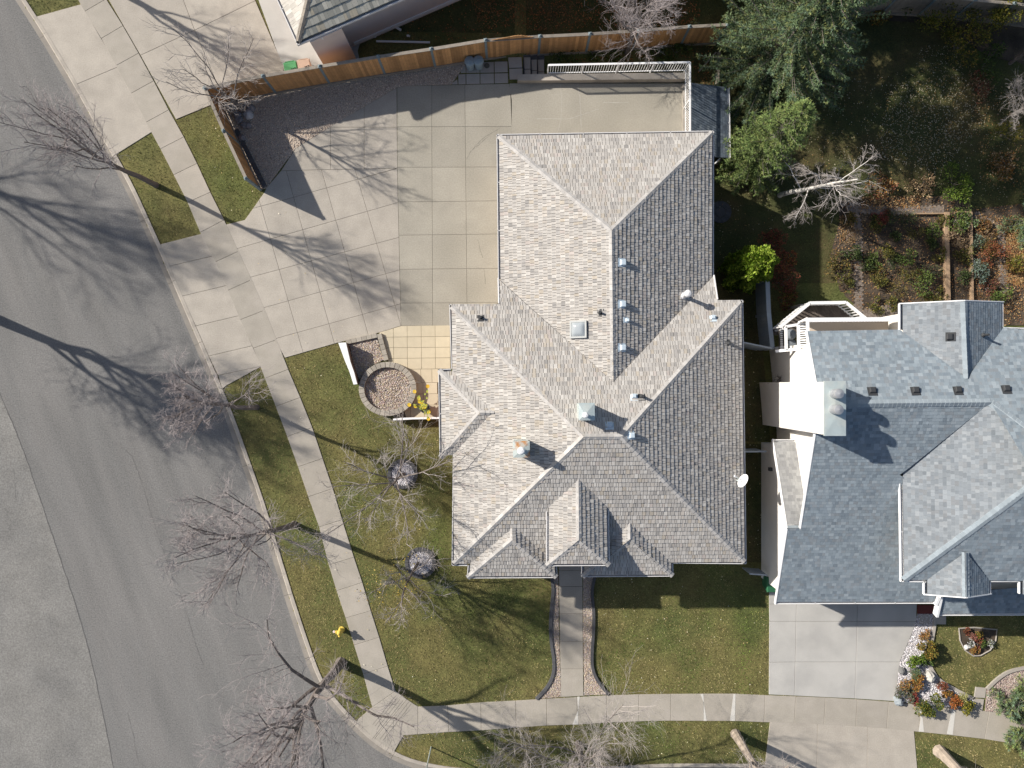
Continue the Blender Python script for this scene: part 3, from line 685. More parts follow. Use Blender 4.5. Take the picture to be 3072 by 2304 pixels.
def gutter(parent, a, b, inn, ext=(0, 0), m=None):
    """U-shaped eavestrough; a,b are its outer top edge, inn a point on the house side"""
    a = Vector(a); b = Vector(b); e = (b - a).normalized(); a = a - e * ext[0]; b = b + e * ext[1]; nn = Vector((-e.y, e.x, 0))
    if (Vector(inn) - a).dot(nn) < 0: nn = -nn
    prof = [(0, 0), (0, -.12), (.13, -.12), (.13, -.005), (.115, -.005), (.115, -.105), (.03, -.105), (.03, 0)]
    V = [q + nn * o + Vector((0, 0, h)) for q in (a, b) for o, h in prof]; n = len(prof)
    Fc = [[i, (i + 1) % n, n + (i + 1) % n, n + i] for i in range(n)]
    Fc += [[0, 1, 6, 7], [1, 2, 5, 6], [2, 3, 4, 5]] + [[n + i for i in q][::-1] for q in ([0, 1, 6, 7], [1, 2, 5, 6], [2, 3, 4, 5])]
    mb = MB().add(V, Fc); k = max(1, int((b - a).length / 1.6))
    for i in range(1, k):
        c = a.lerp(b, i / k) + nn * .065 + Vector((0, 0, -.004)); mb.box(c, (.03, .12, .008), math.atan2(e.y, e.x))
    return mb.build("gutter", m or M_gutter, parent)
def walls(parent, poly, z0, z1, m, name="wall"):
    return MB().prism(ccw(poly), z0, z1).build(name, m, parent)
def opening(parent, a, b, z0, z1, out, kind="window"):
    """framed window or panelled door on a wall between plan points a,b"""
    a = Vector(a); b = Vector(b); e = (b - a).normalized(); o = Vector(out).normalized(); rz = math.atan2(e.y, e.x); L = (b - a).length; c = (a + b) / 2; mb = MB()
    for q, sx, sz, zz in ((a, .09, z1 - z0, (z0 + z1) / 2), (b, .09, z1 - z0, (z0 + z1) / 2), (c, L, .09, z1), (c, L, .09, z0)):
        mb.box((*(q + o * .02), zz), (sx, .1, sz), rz)
    f = mb.build(kind, M_white, parent)
    if kind == "window":
        MB().box((*(c + o * .005), (z0 + z1) / 2), (L - .09, .03, z1 - z0 - .09), rz).build("pane", M_glass, f)
        MB().box((*(c + o * .025), (z0 + z1) / 2), (.05, .04, z1 - z0 - .09), rz).build("mullion", M_white, f)
    else:
        k = 4
        for i in range(k):
            h = (z1 - z0 - .1) / k; MB().box((*(c + o * .01), z0 + .05 + h * (i + .5)), (L - .1, .06, h - .02), rz).build("panel", M_beige, f)
    return f

# ------------------------------------------------------------------ main house (cedar shingle roof)
ZE, ZG, ZC, SL = 3.3, 2.75, 4.4, .42
A_, B_, C_, D_ = T('t11', 1625, 975), T('t12', 1645, 1597), T('t21', 1962, 940), T('t22', 1990, 1582)
RL, RR = T('t22', 640, 525), T('t22', 950, 525)
g1, g2, GA, GR = T('t10', 2017, 1112), T('t20', 1720, 1083), T('t21', 870, 362), T('t21', 885, 1622)
gl, gr_ = T('t11', 2030, 765), T('t21', 1718, 740)
fL = RP(A_, B_, ZE, SL, RL); fT = RP(A_, C_, ZE, SL, RL); fR = RP(C_, D_, ZE, SL, RL); fB = RP(B_, D_, ZE, SL, RL)
eL = RP(g1, gl, ZG, SL, GA); eT = RP(g1, g2, ZG, SL, GA); eR = RP(g2, gr_, ZG, SL, GA)
b1, b2, bk, bp_ = T('t11', 1533, 1515), T('t12', 1545, 705), T('t12', 1880, 325), T('t12', 2000, 330)
bvt, bvb = T('t11', 1640, 1510), T('t12', 1655, 697)
hL = RP(b1, b2, ZE, SL, bk); hT = RP(b1, bvt, ZE, SL, bk); hB = RP(b2, bvb, ZE, SL, bk)
l1, l2, lk, lp, lv = T('fr', 185, 600), T('fr', 1020, 595), T('fr', 605, 245), T('fr', 602, 85), T('fr', 195, 480)
l3 = T('fr', 1018, 480)
dF = RP(l1, l2, ZE, SL, lk); dL = RP(l1, lv, ZE, SL, lk); dR = RP(l2, l3, ZE, SL, lk)
r1, r2, rk, rp_, rv = T('fr', 1243, 588), T('fr', 2090, 582), T('fr', 1690, 240), T('fr', 1690, 68), T('fr', 2087, 462)
r3 = T('fr', 1244, 480)
cF = RP(r1, r2, ZE, SL, rk); cR = RP(r2, rv, ZE, SL, rk); cL = RP(r1, r3, ZE, SL, rk)
m1, m2, mk, mp = T('fr', 917, 487), T('fr', 1503, 484), T('fr', 1218, 245), T('t22', 595, 802)
ml, mr = T('t22', 331, 1068), T('t22', 847, 1080)
cfF = RP(m1, m2, ZC, SL, mk); cfL = RP(m1, ml, ZC, SL, mk); cfR = RP(m2, mr, ZC, SL, mk)

house = thing("house", "corner house with weathered grey cedar shingle hip roof and two metal chimneys", "house", (3.6, 0, 0))
faces = [(fL, [A_, B_, RL]), (fT, [A_, T('t11', 2036, 974), gl, GR, gr_, T('t21', 1748, 942), C_, RR, RL]), (fR, [C_, D_, RR]), (fB, [B_, D_, RR, RL]),
         (eL, [g1, gl, GR, GA]), (eT, [g1, g2, GA]), (eR, [g2, gr_, GR, GA]),
         (hL, [b1, b2, bk]), (hT, [b1, bk, bp_, bvt]), (hB, [b2, bvb, bp_, bk]),
         (dF, [l1, l2, lk]), (dL, [l1, lk, lp, lv]), (dR, [l2, l3, lp, lk]),
         (cF, [r1, r2, rk]), (cR, [r2, rv, rp_, rk]), (cL, [r1, rk, rp_, r3]),
         (cfF, [m1, m2, mk]), (cfL, [m1, mk, mp, ml]), (cfR, [m2, mr, mp, mk])]
mb = MB()
for f, poly in faces: deck(mb, f, poly)
roof = mb.build("roof", M_deck, house)
items = []
covered = {0: [b1, bp_, b2], 3: None}
for f, poly in faces: items += lay(f, poly, .183, .085, .175, .034, CEDAR, gap=.016)
emit_shingles(items, M_cedar, roof)
del items
hips = [(A_, RL, fL, fT, fL), (B_, RL, fL, fB, fB), (C_, RR, fT, fR, fR), (D_, RR, fR, fB, fB), (g1, GA, eL, eT, eT), (g2, GA, eT, eR, eT),
        (b1, bk, hL, hT, hL), (b2, bk, hL, hB, hL), (l1, lk, dF, dL, dF), (l2, lk, dF, dR, dF), (r1, rk, cF, cL, cF), (r2, rk, cF, cR, cF), (m1, mk, cfF, cfL, cfF), (m2, mk, cfF, cfR, cfF),
        (GR, GA, eL, eR, eR), (bp_, bk, hT, hB, hT), (lp, lk, dL, dR, dL), (rp_, rk, cL, cR, cR), (mp, mk, cfL, cfR, cfL), (RL, RR, fT, fB, fB)]
for a, b, f1, f2, fh in hips: caps(roof, M_cedar_cap, fh.hit(a), fh.hit(b), f1, f2, .115 if f1 not in (hT, dL, cL) else .10)
cpt = lambda *q: P(sum(x[0] for x in q) / len(q), sum(x[1] for x in q) / len(q), 3)
def gut(a, b, z, inn, ext=(0, 0)): gutter(house, P(*a, z), P(*b, z), P(*inn, z), ext)
gut(A_, bvt, ZE, RL); gut(bvb, B_, ZE, RL); gut(A_, T('t11', 2036, 974), ZE, RL); gut(T('t21', 1748, 942), C_, ZE, RL); gut(C_, D_, ZE, RL)
gut(B_, T('fr', 190, 485), ZE, RL); gut(rv, D_, ZE, RL); gut(g1, gl, ZG, GA); gut(g1, g2, ZG, GA); gut(g2, gr_, ZG, GA); gut(b1, b2, ZE, bk)
gut(l1, l2, ZE, lk); gut(l2, l3, ZE, lk); gut(l1, lv, ZE, lk); gut(r1, r2, ZE, rk); gut(r1, r3, ZE, rk); gut(r2, rv, ZE, rk)
gut(m1, m2, ZC, mk); gut(m1, T('t22', 329, 1130), ZC, mk); gut(m2, T('t22', 848, 1130), ZC, mk)
gut(b1, bvt, ZE, bk)
# rake boards where the main slope runs down to the garage eave
for a, b in ((gl, T('t11', 2036, 974)), (gr_, T('t21', 1748, 942))):
    MB().beam(fT.hit(a) + Vector((0, 0, -.05)), fT.hit(b) + Vector((0, 0, -.05)), .05, .2).build("rake_board", M_gutter, house)
ins = lambda pts, d: inset(ccw(pts), d)
Wm = [P(*q, ZE).xy for q in (A_, B_, D_, C_)]
walls(house, ins(Wm, .5), -1.6, ZE - .02, M_beige)
Wg = [P(*g1, ZG).xy, P(*g2, ZG).xy, P(*gr_, ZG).xy + Vector((0, -1.6)), P(*gl, ZG).xy + Vector((0, -1.6))]
walls(house, ins(Wg, .45), -1.6, ZG - .02, M_beige)
walls(house, ins([P(*q, ZE).xy for q in (b1, b2, bvb, bvt)] , .35), -.1, ZE - .02, M_brick)
for q4 in ((l1, l2, l3, lv), (r1, r2, rv, r3)):
    pp = [P(*q, ZE).xy for q in q4]; pp[2] = pp[2] + Vector((0, .9)); pp[3] = pp[3] + Vector((0, .9)); walls(house, ins(pp, .45), -.1, ZE - .02, M_brick)
pp = [P(*q, ZC).xy for q in (m1, m2, mr, ml)]; walls(house, ins(pp, .35), ZE - .4, ZC - .02, M_beige)
wl = ins(Wg, .45); gxl = min(q.x for q in wl); gy0 = P(*g1, ZG).y - 1.0
for k in range(2): opening(house, (gxl, gy0 - k * 3.4), (gxl, gy0 - k * 3.4 - 2.7), 0.02, 2.2, (-1, 0), "garage_door")
yb = min(q.y for q in ins(Wm, .5)); xr = max(q.x for q in ins(Wm, .5)); xl0 = min(q.x for q in ins(Wm, .5)); yt = max(q.y for q in ins(Wm, .5))
for y in (-6.5, -3.5, -.5): opening(house, (xr, y), (xr, y + 1.4), .9, 2.2, (1, 0))
for y in (-5.8,): opening(house, (xl0, y), (xl0, y + 1.4), .9, 2.2, (-1, 0))
opening(house, (8.0, yb), (9.2, yb), .9, 2.2, (0, -1)); opening(house, (2.3, yb), (3.2, yb), .02, 2.1, (0, -1), "front_door")
for q4 in ((l1, l2), (r1, r2)):
    a, b = P(*q4[0], ZE), P(*q4[1], ZE); y = (a.y + b.y) / 2 + .45; cxm = (a.x + b.x) / 2; opening(house, (cxm - .8, y), (cxm + .8, y), .8, 2.2, (0, -1))

def frame_on(face, px):
    p = face.hit(px); up = Vector((face.n.x, face.n.y, face.k)).normalized(); e3 = Vector((face.e.x, face.e.y, 0)); nrm = e3.cross(up).normalized()
    if nrm.z < 0: nrm = -nrm
    e3 = up.cross(nrm); return p, Matrix((e3, up, nrm)).transposed()
def roof_vent(face, px, w=.25, h=.13, m=None, name="roof_vent"):
    p, R = frame_on(face, px); m = m or M_vent; mb = MB(); fl = .06
    mb.box(p + R @ Vector((0, .03, .024)), (w + 2 * fl, w + 2 * fl, .012), rot=R)
    a = w / 2; V = [R @ Vector(q) + p for q in ((-a, -a, .03), (a, -a, .03), (a, a, .03), (-a, a, .03), (-a, -a, h), (a, -a, h), (a * .92, a * .8, h * .8), (-a * .92, a * .8, h * .8), (-a * .8, -a * .7, h + .03), (a * .8, -a * .7, h + .03), (a * .7, a * .5, h * .95), (-a * .7, a * .5, h * .95))]
    mb.add(V, [[0, 1, 5, 4], [1, 2, 6, 5], [2, 3, 7, 6], [3, 0, 4, 7], [4, 5, 9, 8], [5, 6, 10, 9], [6, 7, 11, 10], [7, 4, 8, 11], [8, 9, 10, 11]]); return mb
for f, px, w in ((eR, T('t21', 957, 630), .24), (eR, T('t21', 957, 975), .24), (eR, T('t21', 957, 1335), .24), (eR, T('t21', 992, 1107), .13), (fR, T('t22', 1030, 513), .22), (fT, T('t22', 852, 430), .22), (fT, T('t21', 1710, 1090), .17)):
    roof_vent(f, px, w).build("roof_vent", M_vent, roof)
roof_vent(fR, T('t21', 1835, 1297), .12).build("roof_vent", M_dark, roof); roof_vent(fT, T('t22', 1055, 195), .18).build("roof_vent", M_vent, roof)
def pipe_vent(f, px, r, h, m, cap=False, flash=.3):
    p, R = frame_on(f, px); mb = MB(); mb.box(p + R @ Vector((0, .05, .024)), (flash, flash, .01), rot=R)
    mb.lathe(p - Vector((0, 0, .05)), [(r * 1.5, 0), (r * 1.5, .12), (r, .2), (r, h)], 14)
    if cap: mb.lathe(p + Vector((0, 0, h - .05)), [(r * 1.1, 0), (r * 1.75, .04), (r * 1.75, .13), (r * 1.2, .2), (.01, .23)], 16)
    mb.build("vent_pipe", m, roof, smooth=False)
pipe_vent(eR, T('t21', 1468, 905), .09, .75, M_gutter, True)
pipe_vent(eL, T('t21', 770, 1045), .05, .32, M_dark); pipe_vent(fT, T('t11', 1885, 1085), .05, .3, M_dark); pipe_vent(fT, T('t22', 1118, 190), .06, .42, M_dark)
# skylight
p, R = frame_on(eL, T('t21', 600, 1185)); mb = MB()
for o, sz in (((0, .33, .07), (.72, .07, .14)), ((0, -.33, .07), (.72, .07, .14)), ((.33, 0, .07), (.07, .6, .14)), ((-.33, 0, .07), (.07, .6, .14))): mb.box(p + R @ Vector(o), sz, rot=R)
sk = mb.build("skylight", M_dark if False else mat("skylight_frame", (.30, .31, .31), .5, .06, 4, metal=.3), roof)
mb = MB(); nseg = 8; V = []
for i in range(nseg + 1):
    for j in range(nseg + 1):
        a, b = i / nseg * 2 - 1, j / nseg * 2 - 1; V.append(p + R @ Vector((a * .30, b * .30, .12 + .10 * (1 - a ** 4) * (1 - b ** 4))))
mb.add(V, [[i * (nseg + 1) + j, (i + 1) * (nseg + 1) + j, (i + 1) * (nseg + 1) + j + 1, i * (nseg + 1) + j + 1] for i in range(nseg) for j in range(nseg)]); mb.build("dome", M_skyl, sk, smooth=True)
# the two chimneys
def chimney(f, px, ztop, w, d, off, m, capr):
    t = P(*px, ztop); rz = f.e.angle_signed(Vector((1, 0))); mb = MB(); c = mb.box((t.x, t.y, ztop - .9), (w - .08, d - .08, 1.7), math.radians(.6)).build("chimney", M_galv, roof)
    top = MB(); hw, hd = w / 2, d / 2; R2 = Matrix.Rotation(math.radians(.6), 3, 'Z')
    V = [t + R2 @ Vector(q) for q in ((-hw, -hd, -.08), (hw, -hd, -.08), (hw, hd, -.08), (-hw, hd, -.08), (-hw, -hd, 0), (hw, -hd, 0), (hw, hd, 0), (-hw, hd, 0), (*off, .06))]
    top.add(V, [[3, 2, 1, 0], [0, 1, 5, 4], [1, 2, 6, 5], [2, 3, 7, 6], [3, 0, 4, 7], [4, 5, 8], [5, 6, 8], [6, 7, 8], [7, 4, 8]]); top.build("cap_sheet", m, c)
    q = t + R2 @ Vector((*off, 0)); MB().lathe(q, [(capr * .6, 0), (capr * .6, .22), (capr, .22), (capr * 1.02, .36), (capr * .7, .42), (.01, .44)], 22).build("flue_cap", M_white, c)
chimney(fT, T('t22', 664, 318), 6.35, .63, .68, (-.08, -.12), M_galv, .115)
chimney(fL, T('t22', 122, 630), 5.85, .67, .66, (-.01, -.03), M_rust, .15)

# satellite dish
t = thing("satellite_dish", "white satellite dish on an arm at the shaded roof eave", "satellite dish", fR.hit(T('t22', 1905, 885)))
q = fR.hit(T('t22', 1905, 885)); MB().tube([q - Vector((0, 0, .03)), q + Vector((0, 0, .12)), q + Vector((.12, -.02, .28))], .025, 8).build("mast", M_galv, t)
ctr = q + Vector((.2, 0, .34)); ax = Vector((-.8, .45, .25)).normalized()
MB().lathe(ctr, [(.02, -.05), (.14, -.035), (.26, .01), (.31, .035), (.30, .045), (.25, .025), (.13, -.02), (.01, -.035)], 28, ax).build("reflector", M_white, t, smooth=True)
ar = ctr + Vector((0, 0, -.26)) + ax * .05; MB().beam(ar, ctr + ax * .42 + Vector((0, 0, -.12)), .03, .03).build("feed_arm", M_galv, t)
MB().lathe(ctr + ax * .42 + Vector((0, 0, -.10)), [(.03, -.06), (.04, .05), (.02, .06)], 10, ax).build("feed_horn", M_white, t)
# downspouts from the main house
for a, b in ((T('t21', 1965, 1290), None),): pass

# ------------------------------------------------------------------ lean-to roof beside the parking pad
lt = thing("lean_to", "low dark slate-blue shingled lean-to roof below the white railing", "shed", (*P(2150, 360, 0).xy, -1.3))
q1, q2, q3, q4 = T('lr', 170, 395), T('lr', 712, 462), T('lr', 728, 1525), T('lr', 400, 1500)
fS = RP(q2, q3, .05, .22, T('lr', 200, 900))
spoly = [q1, q2, q3, T('lr', 170, 1490)]
mb = MB(); deck(mb, fS, spoly, .12, 0); dk = mb.build("roof", M_deckb, lt)
DKP = [((.10, .125, .155), 4), ((.125, .15, .18), 3), ((.085, .105, .13), 3), ((.15, .175, .20), 1)]
emit_shingles(lay(fS, spoly, .13, .12, .22, .007, DKP, start=.02), M_asphs, dk, 120)
gutter(lt, fS.hit(q2) + Vector((.12, 0, -.02)), fS.hit(q3) + Vector((.12, 0, -.02)), fS.hit(q1), m=M_white)
for q in (q2, q3): p = fS.hit(q); MB().beam((p.x - .15, p.y - .15 if q is q2 else p.y + .15, -1.45), (p.x - .15, p.y - .15 if q is q2 else p.y + .15, p.z - .1), .1, .1).build("post", M_fgrey, lt)
p = P(*T('lr', 560, 1560), -.2); MB().beam(P(*T('lr', 515, 1620), -.1), P(*T('lr', 610, 1525), -.1), .05, .25).build("fascia", M_white, lt)

# ------------------------------------------------------------------ neighbour house (blue-grey asphalt shingles, white stucco)
ZN, ZS, ZB, SN = 4.75, 2.7, 4.8, .42
nb = thing("house", "white stucco neighbour house with blue-grey asphalt shingle roof", "house", (17, -3, 0))
n1, n2 = T('t31', 410, 1198), T('t31', 1180, 1185); nr0, nr1 = (2460, 1212), T('t32', 1935, 240)
nR = T('t31', 2500, 1180)
pN = RP(n1, n2, ZN, .44, nr1)
s1, s2 = T('t33', 150, 300), T('t33', 1475, 296); pS = RP(s1, s2, ZS, .374, nr1)
w1, w2 = T('t32', 1180, 900), T('t33', 1192, 116); pW = RP(w1, w2, ZB, .42, nr1)
b0, b9 = w2, T('t33', 1380, 118); pB = RP(b0, b9, ZB, .42, nr1)
k1, k2, kr0, kr1, kv1 = T('t31', 1180, 970), n2, T('t31', 1715, 944), T('t31', 1742, 1592), n2
pK = RP(k1, k2, ZN, .42, kr0); k5, k6 = T('t31', 2040, 955), T('t31', 2040, 1165); pK2 = RP(k5, k6, ZN, .42, kr0)
d1, d2, dr0, dr1 = T('ng', 405, 330), T('ng', 405, 440), T('ng', 790, 52), T('ng', 795, 470)
pD = RP(d1, d2, ZB, .5, dr0); d5, d6 = T('ng', 1022, 325), T('ng', 1022, 435); pD2 = RP(d5, d6, ZB, .5, dr0)
pp1, pp2 = T('ng', 520, 636), T('ng', 1327, 634); pP = RP(pp1, pp2, 2.5, .374, dr0)
j1, j2 = T('nw', 118, 487), T('nw', 350, 487); pJ = RP(j1, j2, 2.2, .42, T('nw', 300, 1300))
jr0, jr1 = T('nw', 250, 1308), T('nw', 372, 1306)
e1, e2 = T('ng', 1285, 325), T('ng', 1285, 435); pE = RP(e1, e2, ZB, .5, T('ng', 1500, 380)); 
far = 3400
nf = [(pN, [n1, n2, kr1, k6, (far, 1000), (far, 1500), nr1, nr0], ASPH), (pS, [nr0, nr1, T('t32', 1262, 782), T('t32', 1180, 842), T('t32', 1270, 900), T('t33', 1290, 100), T('t33', 1475, 130), s2, s1, jr0, jr1], ASPH),
      (pW, [w1, T('t32', 1180, 842), nr1, (3072, 1283), (far, 1525), (far, 1230), (3072, 1473), w2], ASPG),
      (pB, [b0, (3072, 1473), (far, 1230), (far, 1745), T('ng', 1020, 327), T('ng', 405, 330)], ASPH),
      (pK, [k1, k2, kr1, kr0], ASPG), (pK2, [k5, k6, kr1, kr0], ASPH), (pD, [d1, d2, dr1, dr0, T('ng', 440, 300)], ASPG), (pD2, [d5, d6, dr1, dr0], ASPH),
      (pP, [pp1, (far, 1846), (far, 1755), T('ng', 1000, 400), T('ng', 620, 430), T('ng', 565, 455)], ASPH), (pJ, [j1, j2, T('nw', 430, 905), jr1, jr0], ASPN), (pE, [e1, e2, T('ng', 1700, 470), T('ng', 1700, 50)], ASPG)]
mb = MB()
for f, poly, _ in nf: deck(mb, f, poly, .12)
nroof = mb.build("roof", M_deckb, nb)
items = []
for f, poly, pal in nf:
    sub = [q if q[0] < 3150 else (3150, q[1]) for q in poly]
    items += lay(f, sub, .13, .09, .22, .012, pal, gap=.004, start=.115, jit=.0)
emit_shingles(items, M_asphs, nroof); del items
for a, b, f1, f2, fh, w in ((nr0, nr1, pN, pS, pN, .15), (nr1, (3150, 1341), pN, pW, pN, .15), (w2, (3150, 1416), pW, pB, pW, .15), (kr0, kr1, pK, pK2, pK, .14), (dr1, dr0, pD, pD2, pD, .13), (jr0, jr1, pJ, pS, pJ, .12)):
    caps(nroof, M_ascap, fh.hit(a), fh.hit(b), f1, f2, w, .17)
def ngut(a, b, z, inn): gutter(nb, P(*a, z), P(*b, z), P(*inn, z), m=M_white)
ngut(n1, n2, ZN, nr1); ngut(k1, k2, ZN, kr0); ngut(k5, k6, ZN, kr0); ngut(k6, nR, ZN, nr1); ngut(s1, s2, ZS, nr1); ngut(w1, w2, ZB, nr1); ngut(b0, b9, ZB, nr1)
ngut(d1, d2, ZB, dr0); ngut(d5, d6, ZB, dr0); ngut(T('ng', 1020, 325), T('ng', 1285, 325), ZB, dr0); ngut(pp1, (far, 1846), 2.5, dr0); ngut(j1, j2, 2.2, jr0); ngut(e1, e2, ZB, T('ng', 1500, 380))
def rake(f, a, b, w=.04, h=.16): MB().beam(f.hit(a) + Vector((0, 0, -.06)), f.hit(b) + Vector((0, 0, -.06)), w, h).build("rake_board", M_white, nb)
rake(pN, n1, nr0); rake(pS, nr0, jr1); rake(pS, jr0, s1); rake(pJ, j1, jr0); rake(pP, T('ng', 562, 455), pp1, .1, .3); rake(pS, s2, T('t33', 1500, 235), .12, .35)
for f, a, b in ((pK, k1, kr0), (pK2, kr0, k5), (pD, d2, dr1), (pD2, dr1, d6)): rake(f, a, b)
# walls
Xr = pN.hit(n1).x; XW = Xr + .5; yN = pN.hit(n1).y - .45; yS = pS.hit(s1).y + .45; Xj = pS.hit(s1).x + .3
yJ = P(*j1, 2.2).y - .3
def tall_wall(poly, z0, ztop, name="wall"):   # walls whose heads follow the roof underside
    p = ccw(poly); n = len(p); V = [(q.x, q.y, z0) for q in p] + [(q.x, q.y, ztop(q.x, q.y)) for q in p]
    Fc = [[i, (i + 1) % n, n + (i + 1) % n, n + i] for i in range(n)]
    return MB().add(V, Fc).build(name, M_stucco, nb)
yR = pN.hit(nr0).y
zt = lambda x, y: min(pN.z(x, y), pS.z(x, y)) - .13
tall_wall([(XW, yN), (XW, yR), (XW, yS), (30, yS), (30, yN)], -1.6, zt)
yjr = pJ.hit(jr0).y; zj = lambda x, y: min(pJ.z(x, y), pS.z(x, y)) - .13
tall_wall([(Xj, yJ), (Xj, yjr), (Xj, yS + .004), (XW + .3, yS + .004), (XW + .3, yjr), (XW + .3, yJ)], -.2, zj)
kx0, kx1 = P(*k1, ZN).x + .4, P(*k5, ZN).x - .4; ky = P(*k1, ZN).y - .35; kxm = pK.hit(kr0).x
tall_wall([(kx0, ky), (kxm, ky), (kx1, ky), (kx1, yN - 1), (kx0, yN - 1)], -1.6, lambda x, y: min(pK.z(x, y), pK2.z(x, y)) - .13)
wx = P(*w1, ZB).x + .95; wy = P(*w2, ZB).y + .4
tall_wall([(wx, wy), (30, wy), (30, yR - 1), (wx, yR - 1.6)], 2.0, lambda x, y: ZB - .12)
dx0, dx1 = P(*d1, ZB).x + .35, P(*d5, ZB).x - .35; dy = P(*d2, ZB).y + .3; dxm = pD.hit(dr1).x
tall_wall([(dx0, dy), (dxm, dy), (dx1, dy), (dx1, wy + .5), (dx0, wy + .5)], 2.0, lambda x, y: min(pD.z(x, y), pD2.z(x, y)) - .13)
px_ = P(*pp1, 2.5); walls(nb, [(px_.x + .6, px_.y + .5), (30, px_.y + .5), (30, yS + 1), (px_.x + .6, yS + 1)], -.1, 2.45, M_stucco)
opening(nb, (XW + 1.0, yS), (XW + 5.6, yS), 0, 2.3, (0, -1), "garage_door")
# big chimney chase with cap sheet and two flues
zc = 6.9; ca, cb = P(*T('nd', 805, 908), zc), P(*T('nd', 1029, 1478), zc)
cx_, cy_, cw, cd = (ca.x + cb.x) / 2, (ca.y + cb.y) / 2, cb.x - ca.x, ca.y - cb.y
ch = MB().box((cx_, cy_, 2.6), (cw - .08, cd - .08, 8.5)).build("chimney", M_stucco, nb)
MB().box((cx_ + .0, cy_, zc - .04), (cw, cd, .09)).add([(ca.x, cb.y, zc + .006), (cb.x, cb.y, zc + .006), (cb.x, ca.y, zc + .006), (ca.x, ca.y, zc + .006), (cx_, cy_ + .3, zc + .035), (cx_, cy_ - .35, zc + .035)],
    [[0, 1, 5], [1, 2, 4, 5], [2, 3, 4], [3, 0, 5, 4]]).build("cap_sheet", M_galv, ch)
for q in (T('nd', 905, 1040), T('nd', 900, 1203)):
    p = P(*q, zc); MB().lathe(p + Vector((0, 0, -.02)), [(.185, 0), (.185, .25), (.16, .26), (.16, .30), (.19, .31), (.195, .46), (.17, .52), (.01, .57)], 24).build("flue", mat("flue_metal", (.36, .37, .39), .4, .06, 4, metal=.4), ch, smooth=False)
# roof vents
for q in (T('t32', 950, 145), T('t32', 1308, 143), T('t32', 1660, 140), T('t32', 2060, 130), T('t31', 1595, 1245)):
    f = pN if q[1] > 1100 else pK
    roof_vent(f, q, .24, .12).build("roof_vent", M_dark, nroof)
p, R = frame_on(pK2, T('t31', 1870, 1232)); MB().lathe(p - Vector((0, 0, .05)), [(.09, 0), (.09, .1), (.05, .16), (.05, .42)], 12).build("vent_pipe", M_dark, nroof)
p = P(*T('nw', 108, 760), 1.4); MB().box((Xj - .06, p.y, 1.4), (.14, .16, .25)).build("wall_light", M_dark, nb)
# ------------------------------------------------------------------ pink stucco house beyond the timber fence
ph = thing("house", "pink stucco house with moss-darkened shake roof beyond the timber fence", "house", (-5, 20, 0))
o1, o2, o3 = T('t10', 365, 375), T('t10', 195, 0), T('t10', 1230, 0)
pO = RP(o1, o2, 3.1, .5, T('t10', 800, -100)); pO2 = RP(o1, o3, 3.1, .5, T('t10', 800, -300))
hipend = T('t10', 700, -933)
SHAKE = [((.385, .372, .320), 4), ((.31, .305, .265), 4), ((.45, .43, .37), 2), ((.25, .25, .225), 3), ((.40, .36, .28), 1.4)]
LSHAKE = [((.50, .47, .42), 4), ((.45, .42, .38), 3), ((.55, .52, .47), 2)]
polyO = [o1, T('t10', -90, -630), T('t10', 545, -400)]; polyO2 = [o1, T('t10', 2675, -630), T('t10', 545, -400)]
# make the hip line common to both planes
hipdir = (-(pO.n) - (pO2.n)); hp = P(*o1, 3.1).xy - hipdir.normalized() * 8
def to_px(x, y, z): return (1536 + x * F / (H - z), 1152 - y * F / (H - z))
hz = pO.z(*hp); hpx = to_px(hp.x, hp.y, hz); far1 = P(*o1, 3.1).xy + pO.e * 12; far2 = P(*o1, 3.1).xy + pO2.e * 18
polyO = [o1, to_px(*far1, 3.1), hpx]; polyO2 = [o1, to_px(*far2, 3.1), hpx]
mb = MB(); deck(mb, pO, polyO); deck(mb, pO2, polyO2); oroof = mb.build("roof", M_deck, ph)
it = lay(pO, polyO, .30, .10, .26, .03, LSHAKE) + lay(pO2, polyO2, .30, .10, .26, .03, SHAKE)
it = [i for i in it if i[0][0].y < 24.5]
emit_shingles(it, M_cedar, oroof, 220)
caps(oroof, M_fgrey, pO.hit(o1), pO.hit(hpx), pO, pO2, .13, .3)
gutter(ph, P(*o1, 3.1), Vector((*far1, 3.1)), P(*hpx, 3.1)); gutter(ph, P(*o1, 3.1), Vector((*far2, 3.1)), P(*hpx, 3.1))
c0 = P(*o1, 3.1).xy; ci = c0 + pO.n * .55 + pO2.n * .55
walls(ph, [ci, ci + pO2.e * 17, ci + pO2.e * 17 + pO2.n * 6, ci + pO.e * 10 + pO2.e * 5, ci + pO.e * 10], -.1, 3.05, M_pink)
a = ci + pO2.e * .02; rz2 = math.atan2(pO2.e.y, pO2.e.x)
MB().box((*(ci + pO2.e * .75 - pO2.n * .30), 1.5), (1.5, .62, 3.0), rz2).build("chimney_chase", M_pink, ph)
MB().box((*(ci + pO2.e * 8.6 - pO2.n * .03), .25), (13.8, .05, .22), rz2).build("base_trim", M_white, ph)
MB().tube([P(*T('t10', 565, 310), 2.95), P(*T('t10', 590, 330), 2.6), P(*T('t10', 622, 385), .3), P(*T('t10', 672, 520), .12)], .05, 6).build("downspout", M_white, ph)
wv = ci + pO2.e * 5.9 - pO2.n * .06; MB().box((*wv, 2.0), (.35, .16, .3), rz2).build("wall_vent", M_dark, ph)

